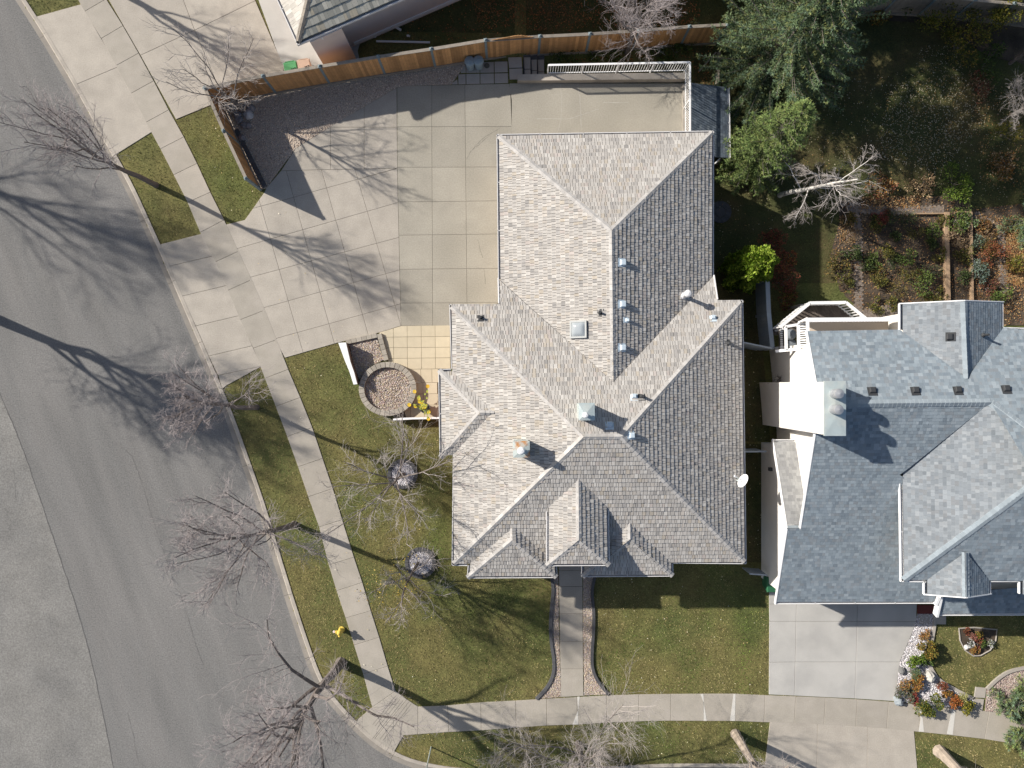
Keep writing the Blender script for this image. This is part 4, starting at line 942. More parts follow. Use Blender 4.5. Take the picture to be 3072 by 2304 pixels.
# downspout pieces lying on the grass
def pipe_thing(name, label, pts, r=.05, m=M_white):
    pts = [Gd(*q, dz=.05) for q in pts]; o = MB().tube(pts, r, 6).build(name, m); tag(o, label, "pipe"); return o
pipe_thing("pipe", "long straight white downspout pipe lying on the leafy grass", TT('t10', (1020, 342), (1250, 347), (1465, 352)))
pipe_thing("pipe", "white bent downspout pipe leaning by the pink house wall", TT('t10', (1050, 280), (1095, 212), (1150, 205), (1225, 250)), .06)
pipe_thing("pipe", "short curved white pipe elbow next to the pink wall", TT('t10', (995, 305), (1012, 305), (1020, 288)), .05)
pipe_thing("pipe", "tiny white pipe elbow above the long straight pipe", TT('t10', (1272, 298), (1285, 295), (1298, 302)), .05)

# ------------------------------------------------------------------ timber fence
def fence_point(u, v, hgt):
    z = hgt
    for _ in range(8):
        p = P(u, v, z); z = low(p.x, p.y) + hgt
    return P(u, v, z)
FT = [T('t20', 1830, 205), T('t20', 1515, 222), T('t20', 1095, 255), T('t20', 690, 283), T('t20', 275, 303)] + TT('t10', (1925, 335), (1475, 408), (1035, 472), (550, 552), (80, 632)) + [T('t00', 1700, 732)] + TT('t00', (1855, 1085), (2040, 1480))
fpts = [fence_point(u, v, 1.9) for u, v in FT]
fence = thing("timber_fence", "orange-brown vertical board timber fence with grey posts around the gravel yard", "fence", (fpts[9].x, fpts[9].y, 0))
board = MB().box((0, 0, 0), (.128, .02, 1.0)).v; bme = new_mesh("board", board, MB().box((0, 0, 0), (1, 1, 1)).f); bme.materials.append(M_ftimber)
pme = MB(); pme.box((0, 0, .98), (.11, .11, 2.06)); pme.box((0, 0, 2.03), (.15, .15, .05)); pme.lathe((0, 0, 2.05), [(.08, 0), (.03, .06), (.005, .07)], 4)
pme = new_mesh("post", pme.v, pme.f); pme.materials.append(M_fpost)
def part_at(name, me, parent, loc, rz=0.0, sc=(1, 1, 1)):
    o = bpy.data.objects.new(name, me); COL.objects.link(o); o.parent = parent; o.matrix_parent_inverse = WORLD[parent.name].inverted(); o.location = loc; o.rotation_euler = (0, 0, rz); o.scale = sc; WORLD[o.name] = Matrix.Identity(4); return o
def run_fence(fn, pts, inner, bmesh_, pmesh, hgt, railm, bw=.135):
    for i, p in enumerate(pts):
        g = low(p.x, p.y); e = (pts[min(i + 1, len(pts) - 1)] - pts[max(i - 1, 0)]).xy
        part_at("post", pmesh, fn, (p.x, p.y, g - .06), math.atan2(e.y, e.x), (1, 1, (hgt + .12) / 2.06))
    for a, b in zip(pts, pts[1:]):
        e = (b - a).xy; L = e.length; e.normalize(); nn = Vector((-e.y, e.x)); n = max(1, round((L - .1) / bw)); rz = math.atan2(e.y, e.x)
        if ((inner - a.xy).dot(nn)) < 0: nn = -nn
        for k in range(n):
            c = a.xy + e * (.05 + (k + .5) * (L - .1) / n) + nn * .012; g = low(c.x, c.y)
            part_at("board", bmesh_, fn, (c.x, c.y, g + .06 + (hgt - .1) / 2), rz, ((L - .1) / n / .134, 1, hgt - .12))
        za, zb = low(a.x, a.y), low(b.x, b.y)
        MB().beam(Vector((*(a.xy), za + hgt - .0)), Vector((*(b.xy), zb + hgt)), .14, .035).build("top_rail", railm, fn)
        for zz in (.12,): MB().beam(Vector((*(a.xy + nn * .05), za + zz)), Vector((*(b.xy + nn * .05), zb + zz)), .045, .14).build("kick_board", railm, fn)
run_fence(fence, fpts, Vector((-4, 8)), bme, pme, 1.9, M_fgrey)
# weathered continuation at the back of the yard
gme = new_mesh("board", board, bme.polygons and [list(p.vertices) for p in bme.polygons]); gme.materials.append(M_fgrey)
gpts = [fence_point(u, v, 1.8) for u, v in (T('t30', 860, 0), T('t30', 1180, -45), T('t30', 1500, -30), T('t30', 1800, 0), T('t30', 2130, 30), T('t30', 2450, 70))]
gf = thing("grey_fence", "weathered grey board fence behind the big spruce and yellow shrubs", "fence", (gpts[0].x, gpts[0].y, -1.4))
run_fence(gf, gpts, Vector((12, 10)), gme, pme, 1.8, M_fgrey)
# dark stone border at the foot of the fence
mb_pts = [P(u, v) for u, v in TT('fc', (455, 790), (560, 1000), (670, 1220), (815, 1500))]
be = thing("stone_border", "dark stone border along the foot of the short fence run", "border", mb_pts[1])
ln = resample([tuple(p.xy) for p in mb_pts], .34)
for a, b in zip(ln, ln[1:]):
    MB().beam((*a, .05), (*(a.lerp(b, .96)), .05), .2, .16 + random.uniform(-.02, .02)).build("stone", M_dkblock, be)
# blue-grey fence between the two houses
v0, v1 = fence_point(*T('t31', 72, 490), 1.7), fence_point(*T('t31', 125, 1335), 1.7)
bf = thing("vinyl_fence", "blue-grey vinyl privacy fence between the two houses", "fence", (v0.x, v0.y, low(v0.x, v0.y)))
vme = new_mesh("board", [(x * 1.1, y * 1.6, z) for x, y, z in board], [list(p.vertices) for p in bme.polygons]); vme.materials.append(M_blue)
vpm = MB(); vpm.box((0, 0, 1.0), (.13, .13, 2.06)); vpm = new_mesh("post", vpm.v, vpm.f); vpm.materials.append(M_blue)
vp = [v0.lerp(v1, t) for t in (0, .33, .66, 1)]
for i, p in enumerate(vp): part_at("post", vpm, bf, (p.x, p.y, low(p.x, p.y) - .05), 0, (1, 1, .84))
for a, b in zip(vp, vp[1:]):
    e = (b - a).xy; L = e.length; n = round(L / .15); rz = math.atan2(e.y, e.x)
    for k in range(n):
        c = a.xy.lerp(b.xy, (k + .5) / n); part_at("board", vme, bf, (c.x, c.y, low(c.x, c.y) + .85), rz, (1, 1, 1.62))
    MB().beam((a.x, a.y, low(a.x, a.y) + 1.69), (b.x, b.y, low(b.x, b.y) + 1.69), .2, .06).build("top_rail", M_blue, bf)
def gate(label, a, b, z):
    p, q = P(*a, z), P(*b, z); t = thing("gate", label, "gate", (p.x, p.y, low(p.x, p.y)))
    MB().beam(p, q, .06, .09).build("top_rail", M_blue, t); L = (q - p).length; n = max(2, round(L / .12))
    for k in range(n):
        c = p.lerp(q, (k + .5) / n); part_at("board", vme, t, (c.x, c.y, (low(c.x, c.y) + .08 + z) / 2), math.atan2((q - p).y, (q - p).x), (.8, .8, z - low(c.x, c.y) - .12))
gate("narrow blue-grey gate joining the shingled house to the vinyl fence", T('t31', -115, 1292), T('t31', 115, 1340), 1.2)
gate("narrow grey gate between the shingled house and the chimney side wall", T('t32', -105, 650), T('t32', 75, 648), 1.5)
gate("white gate rail at the front corner between the two houses", T('t33', -65, 47), T('t33', 80, 58), 1.2)

# ------------------------------------------------------------------ concrete parapet and white railing at the parking pad
a, b = P(*T('t20', 90, 655), .35), P(*T('t20', 1475, 640), .35)
par = thing("retaining_wall", "low concrete retaining wall under the white metal railing", "wall", a)
MB().beam((a.x, a.y + .08, -.62), (b.x + .28, b.y + .08, -.62), .30, 1.9).build("wall_top", M_curb, par)
c = P(*T('t20', 1470, 700), .1); d = P(*T('t20', 1473, 1150), .1); MB().beam((c.x + .08, a.y - .12, -.72), (d.x + .08, d.y - .4, -.72), .26, 1.66).build("return_wall", M_curb, par)
rl = thing("railing", "white metal railing with thin balusters around the parking pad", "railing", a)
ZT = 1.2; p0, p1, p2 = P(*T('t20', 348, 540), ZT), P(*T('t20', 1520, 517), ZT), P(*T('t20', 1520, 1130), ZT)
bal = MB(); bal.box((0, 0, 0), (.022, .022, 1.0)); bal = new_mesh("baluster", bal.v, bal.f); bal.materials.append(M_white)
rpm = MB(); rpm.box((0, 0, 0), (.055, .055, 1.0)); rpm = new_mesh("post", rpm.v, rpm.f); rpm.materials.append(M_white)
for a, b, np_ in ((p0, p1, 4), (p1, p2, 2)):
    MB().beam(a, b, .085, .04).build("top_rail", M_white, rl)
    MB().beam((a.x, a.y, .34), (b.x, b.y, .34), .04, .035).build("bottom_rail", M_white, rl)
    n = int((b - a).length / .118); e = math.atan2((b - a).y, (b - a).x)
    for k in range(n + 1):
        c = a.lerp(b, k / n); part_at("baluster", bal, rl, (c.x, c.y, .77), e, (1, 1, .86))
    for k in range(np_ + 1):
        c = a.lerp(b, k / np_); part_at("post", rpm, rl, (c.x, c.y, .62), e, (1, 1, 1.16))

# ------------------------------------------------------------------ block planter, low walls, potted sunflowers
pc = P(*T('pl', 818, 1040), .35); prx, pry = 1.36, 1.28
pt = thing("planter", "round planter ring of tan concrete blocks filled with coloured gravel", "planter", (pc.x, pc.y, 0))
HARD.append([(pc.x + 1.45 * math.cos(t * .3), pc.y + 1.4 * math.sin(t * .3)) for t in range(21)])
nblk = 34
for k in range(nblk):
    t0, t1 = 2 * math.pi * k / nblk, 2 * math.pi * (k + .94) / nblk
    for zz in ((0, .17), (.175, .35)):
        q = [(pc.x + (prx + o) * math.cos(t), pc.y + (pry + o) * math.sin(t)) for t, o in ((t0, 0), (t1, 0), (t1, -.26), (t0, -.26))]
        MB().prism(q if True else q, zz[0], zz[1] + random.uniform(-.01, .01), .008).build("block", M_block, pt)
inn = [(pc.x + (prx - .25) * math.cos(t * .25), pc.y + (pry - .25) * math.sin(t * .25)) for t in range(25)]
MB().prism(inn, -.05, .17).build("fill", M_gbase, pt)
stones("gravel", inn, 3000, .03, PAL_M, lambda X, Y: np.full(len(X), .175), pt)
# triangular gravel pocket with its low walls
tri = W2(TT('pl', (240, 350), (650, 250), (760, 600), (560, 700), (400, 900), (360, 880)))
gravel_bed("gravel_pocket", tri, 2600, .03, PAL_M, .03)
kb = thing("block_edging", "row of tan concrete blocks edging the gravel pocket by the driveway", "wall", P(*T('pl', 400, 290)))
for a, b, w in (((195, 335), (660, 232), .2), ((690, 210), (800, 610), .22)):
    l = resample(W2(TT('pl', a, b), .1), .24)
    for p, q in zip(l, l[1:]): MB().beam((*p, .04), (*(p.lerp(q, .95)), .04), w, .2 + random.uniform(-.02, .02)).build("block", M_block, kb)
def cap_wall(label, outer, inner_, h, nm="low_wall"):
    po = [P(*q, h).xy for q in outer]; pi = [P(*q, h).xy for q in inner_]
    t = thing(nm, label, "wall", (*po[0], 0))
    for i in range(len(po) - 1):
        MB().prism([po[i], po[i + 1], pi[i + 1], pi[i]], h - .06, h, .006).build("cap", M_white, t)
    body_o = [a.lerp(b, .12) for a, b in zip(po, pi)]; body_i = [a.lerp(b, .88) for a, b in zip(po, pi)]
    for r in range(3):
        z0 = -.05 + r * (h - .01) / 3
        l0, l1 = resample([tuple(q) for q in body_o], .3), resample([tuple(q) for q in body_i], .3); n = min(len(l0), len(l1))
        for i in range(n - 1): MB().prism([l0[i], l0[i].lerp(l0[i + 1], .97), l1[i].lerp(l1[i + 1], .97), l1[i]], z0, z0 + (h - .01) / 3 - .006).build("block", mat("brown_block", (.17, .115, .09), .92, .15, 6, orand=.12), t)
    HARD.append([tuple(q) for q in ccw(po + pi[::-1])])
cap_wall("white capped low wall bowing between lawn and gravel pocket", TT('pl', (75, 345), (180, 630), (240, 770), (305, 975)), TT('pl', (190, 338), (258, 630), (315, 790), (362, 968)), .75)
cap_wall("white capped brick wall beside the potted sunflowers and patio", TT('pl', (905, 1515), (1000, 1512), (1200, 1500), (1600, 1492)), TT('pl', (900, 1490), (1000, 1478), (1200, 1470), (1600, 1462)), .55)
pot = thing("flower_pot", "dark round pot with tall yellow sunflowers on the tan patio", "plant pot", P(*T('pl', 1400, 1320)))
pb = P(*T('pl', 1395, 1325)); MB().lathe(pb, [(.16, 0), (.22, .3), (.25, .34), (.22, .34), (.20, .28), (.01, .28)], 20).build("pot", M_dkblock, pot)
mbs, mbl = MB(), MB()
YEL = [(.62, .42, .03), (.55, .34, .02), (.45, .42, .06), (.28, .34, .06), (.35, .38, .08)]
for k, q in enumerate(((1225, 1080), (1290, 1180), (1145, 1280), (1240, 1300), (1380, 1310), (1425, 1000), (1435, 1490), (1440, 1390), (1300, 1230), (1345, 1270), (1330, 1330))):
    zz = random.uniform(.6, 1.3); tip = P(*T('pl', *q), zz); mid = pb.lerp(tip, .5) + Vector((0, 0, .25))
    mbs.tube([pb + Vector((random.uniform(-.08, .08), random.uniform(-.08, .08), .28)), mid, tip], [.014, .01, .007], 4)
    for j in range(9):
        t = j * .7; c = tip + Vector((math.cos(t) * .015, math.sin(t) * .015, .01)); col = YEL[k % 2] if k in (0, 2, 5, 6) else random.choice(YEL)
        d = Vector((math.cos(t), math.sin(t), .1)) * .07; s_ = Vector((-math.sin(t), math.cos(t), 0)) * .025
        mbl.add([c - s_, c + s_, c + d + s_, c + d - s_], [[0, 1, 2, 3]], col)
    for j in range(4):
        c = pb.lerp(tip, random.uniform(.4, .9)) + Vector((random.uniform(-.06, .06), random.uniform(-.06, .06), random.uniform(0, .15))); t = random.uniform(0, 6.3)
        d = Vector((math.cos(t), math.sin(t), random.uniform(-.3, .3))) * .12; s_ = Vector((-math.sin(t), math.cos(t), 0)) * .05
        mbl.add([c, c + d * .5 + s_, c + d, c + d * .5 - s_], [[0, 1, 2, 3]], random.choice(YEL[2:]))
mbs.build("stem", mat("stem_green", (.16, .22, .06), .8), pot, kind="stuff"); mbl.build("flowers", M_leaf, pot, kind="stuff")

# dark stone rings with white gravel round the yard trees
RINGS = []
for k, (u, v, rr) in enumerate(((*T('gr', 285, 255), .72), (*T('gr', 505, 1360), .74))):
    c = P(u, v); lab = ("dark stone tree ring with white gravel nearer the round planter", "dark stone tree ring with white gravel below the yellow-leaved tree")[k]
    t = thing("tree_ring", lab, "tree ring", c); RINGS.append(c); nb_ = 22
    HARD.append([(c.x + .74 * math.cos(q * .3), c.y + .74 * math.sin(q * .3)) for q in range(21)])
    for q in range(nb_):
        t0, t1 = 2 * math.pi * q / nb_, 2 * math.pi * (q + .93) / nb_
        MB().prism([(c.x + r * math.cos(a), c.y + r * math.sin(a)) for a, r in ((t0, rr), (t1, rr), (t1, rr - .17), (t0, rr - .17))], -.05, .10 + random.uniform(-.01, .01), .008).build("stone", M_dkblock, t)
    ii = [(c.x + (rr - .16) * math.cos(q * .3), c.y + (rr - .16) * math.sin(q * .3)) for q in range(21)]
    MB().prism(ii, -.05, .03).build("fill", mat("white_rock_base", (.40, .40, .42), .95, .2, 15), t)
    stones("gravel", ii, 1100, .03, PAL_W, lambda X, Y: np.full(len(X), .035), t)

# ------------------------------------------------------------------ hydrant, sign post, bins
hb = P(*T('hy', 850, 500)); hy = thing("fire_hydrant", "yellow fire hydrant on the boulevard beside the sidewalk", "hydrant", hb)
MB().lathe(hb, [(.15, -.05), (.15, .05), (.11, .06), (.11, .42), (.135, .43), (.135, .47), (.12, .50), (.10, .58), (.06, .64), (.03, .65), (.03, .70), (.005, .70)], 20).build("barrel", M_yel, hy)
for dx, dy, r, l in ((.1, .9, .05, .2), (-.1, -.9, .05, .2), (-1, .1, .07, .2)):
    d = Vector((dx, dy, 0)).normalized(); MB().lathe(hb + Vector((0, 0, .40)), [(r, .08), (r, l - .05), (r * 1.25, l - .05), (r * 1.25, l), (r * .4, l), (r * .4, l + .03), (.005, l + .03)], 12, d).build("nozzle", M_yel, hy)
mk_ = hb + Vector((-.27, .03, .40)); MB().lathe(mk_, [(.055, 0), (.055, .015), (.01, .016)], 14, (-.3, 0, 1)).build("marker_disc", M_white, hy); MB().box(mk_ + Vector((0, 0, .02)), (.045, .06, .012)).build("marker_plate", M_red, hy)
MB().beam(hb + Vector((-.08, .01, .40)), mk_, .02, .02).build("marker_arm", M_galv, hy)
sb = P(*T('t13', 1475, 1487)); sp_ = MB(); sp_.tube([sb - Vector((0, 0, .1)), sb + Vector((0, 0, 2.35))], .032, 8); sp_ = sp_.build("sign_post", M_galv); tag(sp_, "thin grey metal sign post on the corner boulevard grass", "sign post")

def trash_can(label, q, rz, open_=False):
    b = P(*T('st', *q)); t = thing("garbage_can", label, "garbage can", b, None)
    MB().lathe(b, [(.185, 0), (.215, .58), (.235, .6), (.235, .64), (.21, .64), (.01, .63)], 22).build("body", M_can, t)
    MB().lathe(b + Vector((0, 0, .64)), [(.245, 0), (.245, .03), (.20, .09), (.08, .12), (.005, .12)], 22).build("lid", M_can, t)
    MB().beam(b + Vector((-.07, .02, .77)), b + Vector((.07, -.02, .77)), .03, .03).build("handle", M_can, t)
    for s_ in (-1, 1): MB().box(b + Vector((s_ * .235, 0, .52)), (.03, .1, .05)).build("side_handle", M_can, t)
trash_can("blue-grey round garbage can standing against the timber fence beside the gravel", (465, 335), 0)
trash_can("blue-grey round garbage can nearer the dark round stain on the pavers", (632, 322), 0)
st_ = P(*T('st', 785, 305)); MB().lathe((st_.x, st_.y, -.001), [(.13, 0), (.13, .003), (.005, .003)], 18).build("stain_disc", M_grout, gpat)

def cart(label, px, m, ang, num=True):
    z = 1.02; tp = P(*px, z); b = Vector((tp.x, tp.y, 0)); t = thing("wheeled_cart", label, "cart", b); R = Matrix.Rotation(ang, 3, 'Z'); mb = MB()
    q0 = [(-.22, -.25), (.22, -.25), (.22, .25), (-.22, .25)]; q1 = [(-.29, -.34), (.29, -.34), (.29, .34), (-.29, .34)]
    V = [b + R @ Vector((*q, .08)) for q in q0] + [b + R @ Vector((*q, .95)) for q in q1]
    mb.add(V, [[3, 2, 1, 0], [4, 5, 6, 7], [0, 1, 5, 4], [1, 2, 6, 5], [2, 3, 7, 6], [3, 0, 4, 7]]).build("body", m, t)
    l = MB(); V = [b + R @ Vector(q) for q in ((-.31, -.37, .95), (.31, -.37, .95), (.31, .37, .95), (-.31, .37, .95), (-.28, -.33, 1.0), (.28, -.33, 1.0), (.27, .30, 1.04), (-.27, .30, 1.04))]
    l.add(V, [[3, 2, 1, 0], [4, 5, 6, 7], [0, 1, 5, 4], [1, 2, 6, 5], [2, 3, 7, 6], [3, 0, 4, 7]]); lid = l.build("lid", m, t)
    d = MB() if num else None                   # hand-painted number 117
    for cx0, strokes in () if not num else ((.05, [(0, -.07, 0, .07)]), (.12, [(0, -.07, 0, .07)]), (.2, [(-.03, .07, .04, .07), (.04, .07, 0, -.07)])):
        for x0, y0, x1, y1 in strokes: d.beam(b + R @ Vector((cx0 + x0, y0 - .05, 1.034)), b + R @ Vector((cx0 + x1, y1 - .05, 1.034)), .022, .03)
    if num: d.build("number", M_black, lid)
    for s_ in (-1, 1): MB().lathe(b + R @ Vector((s_ * .25, .3, .12)), [(.11, -.03), (.12, 0), (.11, .03)], 14, R @ Vector((1, 0, 0))).build("wheel", M_black, t)
    MB().beam(b + R @ Vector((-.22, .38, .97)), b + R @ Vector((.22, .38, .97)), .03, .03).build("handle", m, t)
cart("green wheeled organics cart behind the timber fence", T('ct', 235, 1085), M_green, .16)
cart("tan wheeled cart behind the timber fence beside the green one", T('ct', 530, 1035), M_brown, .16)

# ------------------------------------------------------------------ neighbour's decks
dkk = thing("deck", "dark timber hexagonal deck with white railing behind the neighbour house", "deck", (*P(*T('nd', 800, 220), .4).xy, -1.2))
zf, zr = .35, 1.35
hexa = [T('nd', 345, 350), T('nd', 655, 100), T('nd', 1030, 95), T('nd', 1235, 262), T('nd', 1235, 400), T('nd', 345, 420)]
hr = [P(*q, zr) for q in hexa]; hp_ = [q.xy for q in hr]; hc = ccw(hp_)
ys_ = np.arange(min(q.x for q in hc) + .05, max(q.x for q in hc) + 2, .14)
for x in ys_:
    a_ = Vector((x, min(q.y for q in hc))); q = ccw([(x, -10), (x + .128, -10), (x + .128, 30), (x, 30)])
    sh = [Vector((c.x - (c.y - hc[0].y) * .55, c.y)) for c in q]; cl = clip_convex(ccw(hc), ccw(sh)) if True else []
    if len(cl) > 2 and abs(parea(cl)) > .004: MB().prism(cl, zf - .04, zf).build("deck_board", M_wdeck, dkk)
for a, b in zip(hr[:4], hr[1:4]):
    MB().beam(a, b, .14, .05).build("top_rail", M_white, dkk); MB().beam((a.x, a.y, zf + .1), (b.x, b.y, zf + .1), .05, .04).build("bottom_rail", M_white, dkk)
    n = int((b - a).length / .16)
    for k in range(n + 1): c = a.lerp(b, k / n); part_at("baluster", rpm, dkk, (c.x, c.y, (zf + zr) / 2), math.atan2((b - a).y, (b - a).x), (.9, .9, zr - zf))
for q in hr[:4]: MB().beam((q.x, q.y, -1.5), (q.x, q.y, zf), .12, .12).build("deck_post", M_fgrey, dkk)
MB().prism([q for q in inset(hc, .04)], zf - .2, zf - .05).build("joist_frame", M_wdeck, dkk)
bl = thing("balcony", "white railed balcony with beige floor along the neighbour house eave", "balcony", (*P(*T('nd', 1000, 320), 3.4).xy, 3.4))
zf2, zr2 = 3.45, 4.4
c1, c2 = P(*T('nd', 632, 275), zr2), P(*T('nd', 1590, 268), zr2); c0 = P(*T('nd', 640, 570), zr2); xr_ = c2.x
MB().prism(ccw([(XW + .1, c1.y), (xr_, c2.y), (xr_, yN - .2), (XW + .1, yN - .2)]), zf2 - .15, zf2).build("floor", M_beige, bl)
for a, b in ((c1, c2),):
    MB().beam(a, b, .17, .05).build("top_rail", M_white, bl); n = int((b - a).length / .125)
    for k in range(n + 1): c = a.lerp(b, k / n); part_at("baluster", rpm, bl, (c.x, c.y, (zf2 + zr2) / 2), 0, (.8, .8, zr2 - zf2))
w0, w1_ = P(*T('nd', 405, 345), 2.2), P(*T('nd', 410, 580), 2.2); zsd = 2.2
sd = thing("side_landing", "white slatted landing with grey barbecue beside the neighbour house", "deck", (w0.x, w0.y, 0))
lx0, lx1, ly0, ly1 = P(*T('nd', 345, 350), 1.2).x, XW + .02, P(*T('nd', 345, 582), 1.2).y, P(*T('nd', 345, 350), 1.2).y
for k in range(11):
    y = ly0 + (ly1 - ly0) * (k + .5) / 11
    MB().box(((lx0 + w0.x) / 2, y, 1.55), (w0.x - lx0, .045, .03)).build("slat", M_white, sd)
    a = P(*T('nd', 545, 560 - k * 24), 2.9); bq = P(*T('nd', 615, 555 - k * 24), 3.4); MB().beam(a, bq, .05, .03).build("slat", M_white, sd)
for a, b in ((w0, w1_), (P(*T('nd', 400, 345), 2.2), P(*T('nd', 540, 322), 2.2)), (P(*T('nd', 535, 320), 2.3), P(*T('nd', 540, 575), 2.3)), (P(*T('nd', 300, 600), 1.9), P(*T('nd', 655, 565), 2.6)), (P(*T('nd', 630, 270), 4.4), P(*T('nd', 640, 560), 4.4)), (P(*T('nd', 535, 310), 2.9), P(*T('nd', 625, 265), 4.3))):
    MB().beam(a, b, .12, .06).build("rail", M_white, sd)
MB().prism([(lx0 + .05, ly0), (lx1, ly0), (lx1, ly1), (lx0 + .05, ly1)], .9, 1.0).build("floor", M_wdeck, sd)
for q in ((lx0 + .1, ly0 + .1), (lx0 + .1, ly1 - .1)): MB().beam((*q, -1.4), (*q, 1.55), .09, .09).build("leg", M_white, sd)
def barbecue(label, q):
    b = P(*q, 1.9); b.z = 1.0; t = thing("barbecue", label, "barbecue", b); MB().box(b + Vector((0, 0, .35)), (.45, .4, .7)).build("cabinet", M_dark, t)
    MB().lathe(b + Vector((0, 0, .7)), [(.24, 0), (.25, .1), (.2, .2), (.08, .25), (.01, .26)], 18).build("hood", M_furn, t); MB().beam(b + Vector((-.26, -.12, .8)), b + Vector((-.26, .12, .8)), .03, .03).build("handle", M_galv, t)
barbecue("grey hooded barbecue on the white slatted landing", T('nd', 465, 425))
b = P(*T('nd', 470, 520), 1.6); b.z = 1.0; t = thing("stool", "round grey stool below the barbecue on the landing", "stool", b); MB().lathe(b + Vector((0, 0, .55)), [(.19, 0), (.2, .03), (.19, .06), (.01, .065)], 18).build("seat", M_furn, t)
for k in range(4): an = k * 1.57 + .7; MB().beam(b + Vector((math.cos(an) * .2, math.sin(an) * .2, 0)), b + Vector((math.cos(an) * .12, math.sin(an) * .12, .56)), .025, .025).build("leg", M_furn, t)

# neighbour's front step, boulders
p = W2(TT('t33', (1328, 306), (1466, 306), (1466, 378), (1328, 378))); o = MB().prism(ccw(p), -.02, .06, .01).build("door_mat", M_mat); tag(o, "maroon mat at the neighbour's front step", "mat")
def boulder(label, q, r, m=M_rock, tall=.8):
    c = P(*q); mb = MB(); V = []; n = 10
    for i in range(6):
        for j in range(n):
            ph_ = math.pi * i / 5; th_ = 2 * math.pi * j / n; d = Vector((math.sin(ph_) * math.cos(th_), math.sin(ph_) * math.sin(th_), math.cos(ph_) * tall)); k = 1 + .35 * noise.noise(d * 1.7 + Vector(c)); V.append(c + d * r * k + Vector((0, 0, r * .3)))
    mb.add(V, [[i * n + j, (i + 1) * n + j, (i + 1) * n + (j + 1) % n, i * n + (j + 1) % n] for i in range(5) for j in range(n)]); o = mb.build("boulder", m); tag(o, label, "boulder")
boulder("pale pointed boulder in the middle of the white rock bed", T('t33', 1415, 890), .27, tall=1.2)
boulder("blue-grey boulder at the driveway corner of the rock bed", T('t33', 1165, 1098), .24, mat("boulder_blue", (.26, .29, .31), .9, .2, 4))
boulder("dark boulder at the driveway edge below the orange shrubs", T('t33', 1195, 850), .17, mat("boulder_dark", (.15, .15, .15), .9, .2, 4))
boulder("small white stone in the half-round flower bed", T('t33', 1730, 657), .11, M_stucco)

for q, r in (((490, 665), .2), ((552, 735), .18), ((600, 738), .17), ((528, 893), .2), ((470, 600), .22), ((640, 520), .2)):
    c_ = T('fc', *q); boulder("dark grey landscape stone lying in the shaded gravel corner", c_, r, mat("stone_dark", (.22, .21, .22), .9, .2, 4), .6)
for o in [o for o in bpy.data.objects if o.get("label", "").startswith("dark grey landscape stone")]: o["group"] = "stones in the gravel corner"
boulder("pale weathered stone among the dark stones in the gravel corner", T('fc', 612, 600), .24, mat("stone_pale", (.45, .46, .48), .9, .2, 5), .7)
# timber borders and white birch offcuts in the garden
def gbeam(label, pts, w, h, m=M_dwood):
    pts = [Gd(*q, dz=h / 2) for q in pts]; mb = MB()
    for a, b in zip(pts, pts[1:]): mb.beam(a, b, w, h)
    o = mb.build("timber_border", m); tag(o, label, "timber")
gbeam("wide tan timber beam dividing the vegetable garden", TT('gd', (1340, 215), (1335, 480), (1342, 800), (1352, 1300)), .22, .22)
gbeam("narrow pale timber edging beside the white-flowered garden row", TT('gd', (1608, 205), (1612, 500), (1620, 1000), (1625, 1300)), .11, .2)
gbeam("thin pale plank along the brick path at the garden top", TT('gd', (985, 230), (1335, 228)), .06, .15)
gbeam("thin plank linking the two garden timbers at the top", TT('gd', (1435, 212), (1610, 210)), .06, .15)
gbeam("short broken stick leaning on the garden beam", TT('gd', (1255, 862), (1340, 838)), .05, .08)
gbeam("pale pole standing beside the spruce below the fence", TT('t20', (1760, 430), (1745, 700)), .12, .3, M_fgrey)
b0_ = Gd(*T('t20', 1590, 600)); b1_ = Gd(*T('t20', 1715, 470)); mb = MB(); mb.beam(b0_ + Vector((0, 0, .1)), b1_ + Vector((0, 0, .5)), .07, .07); o = mb.build("garden_pole", M_fgrey); tag(o, "leaning grey pole among the plants behind the railing", "pole")
cart("dark green wheeled bin tucked under the neighbour's garage corner", T('t33', 138, 140), mat("bin_green", (.03, .12, .06), .5, .06, 4), 0, False)
pcx = Gd(*T('t21', 1772, 210)); o = thing("stone_circle", "round paver circle in the shade beside the garage wall", "paving", pcx)
for k in range(14):
    t0, t1 = 2 * math.pi * k / 14, 2 * math.pi * (k + .93) / 14
    MB().prism([(pcx.x + r * math.cos(a), pcx.y + r * math.sin(a)) for a, r in ((t0, .55), (t1, .55), (t1, .28), (t0, .28))], pcx.z - .05, pcx.z + .05).build("paver", M_dkblock, o)
MB().lathe(pcx, [(.26, -.05), (.26, .045), (.01, .045)], 14).build("centre_paver", M_dkblock, o)
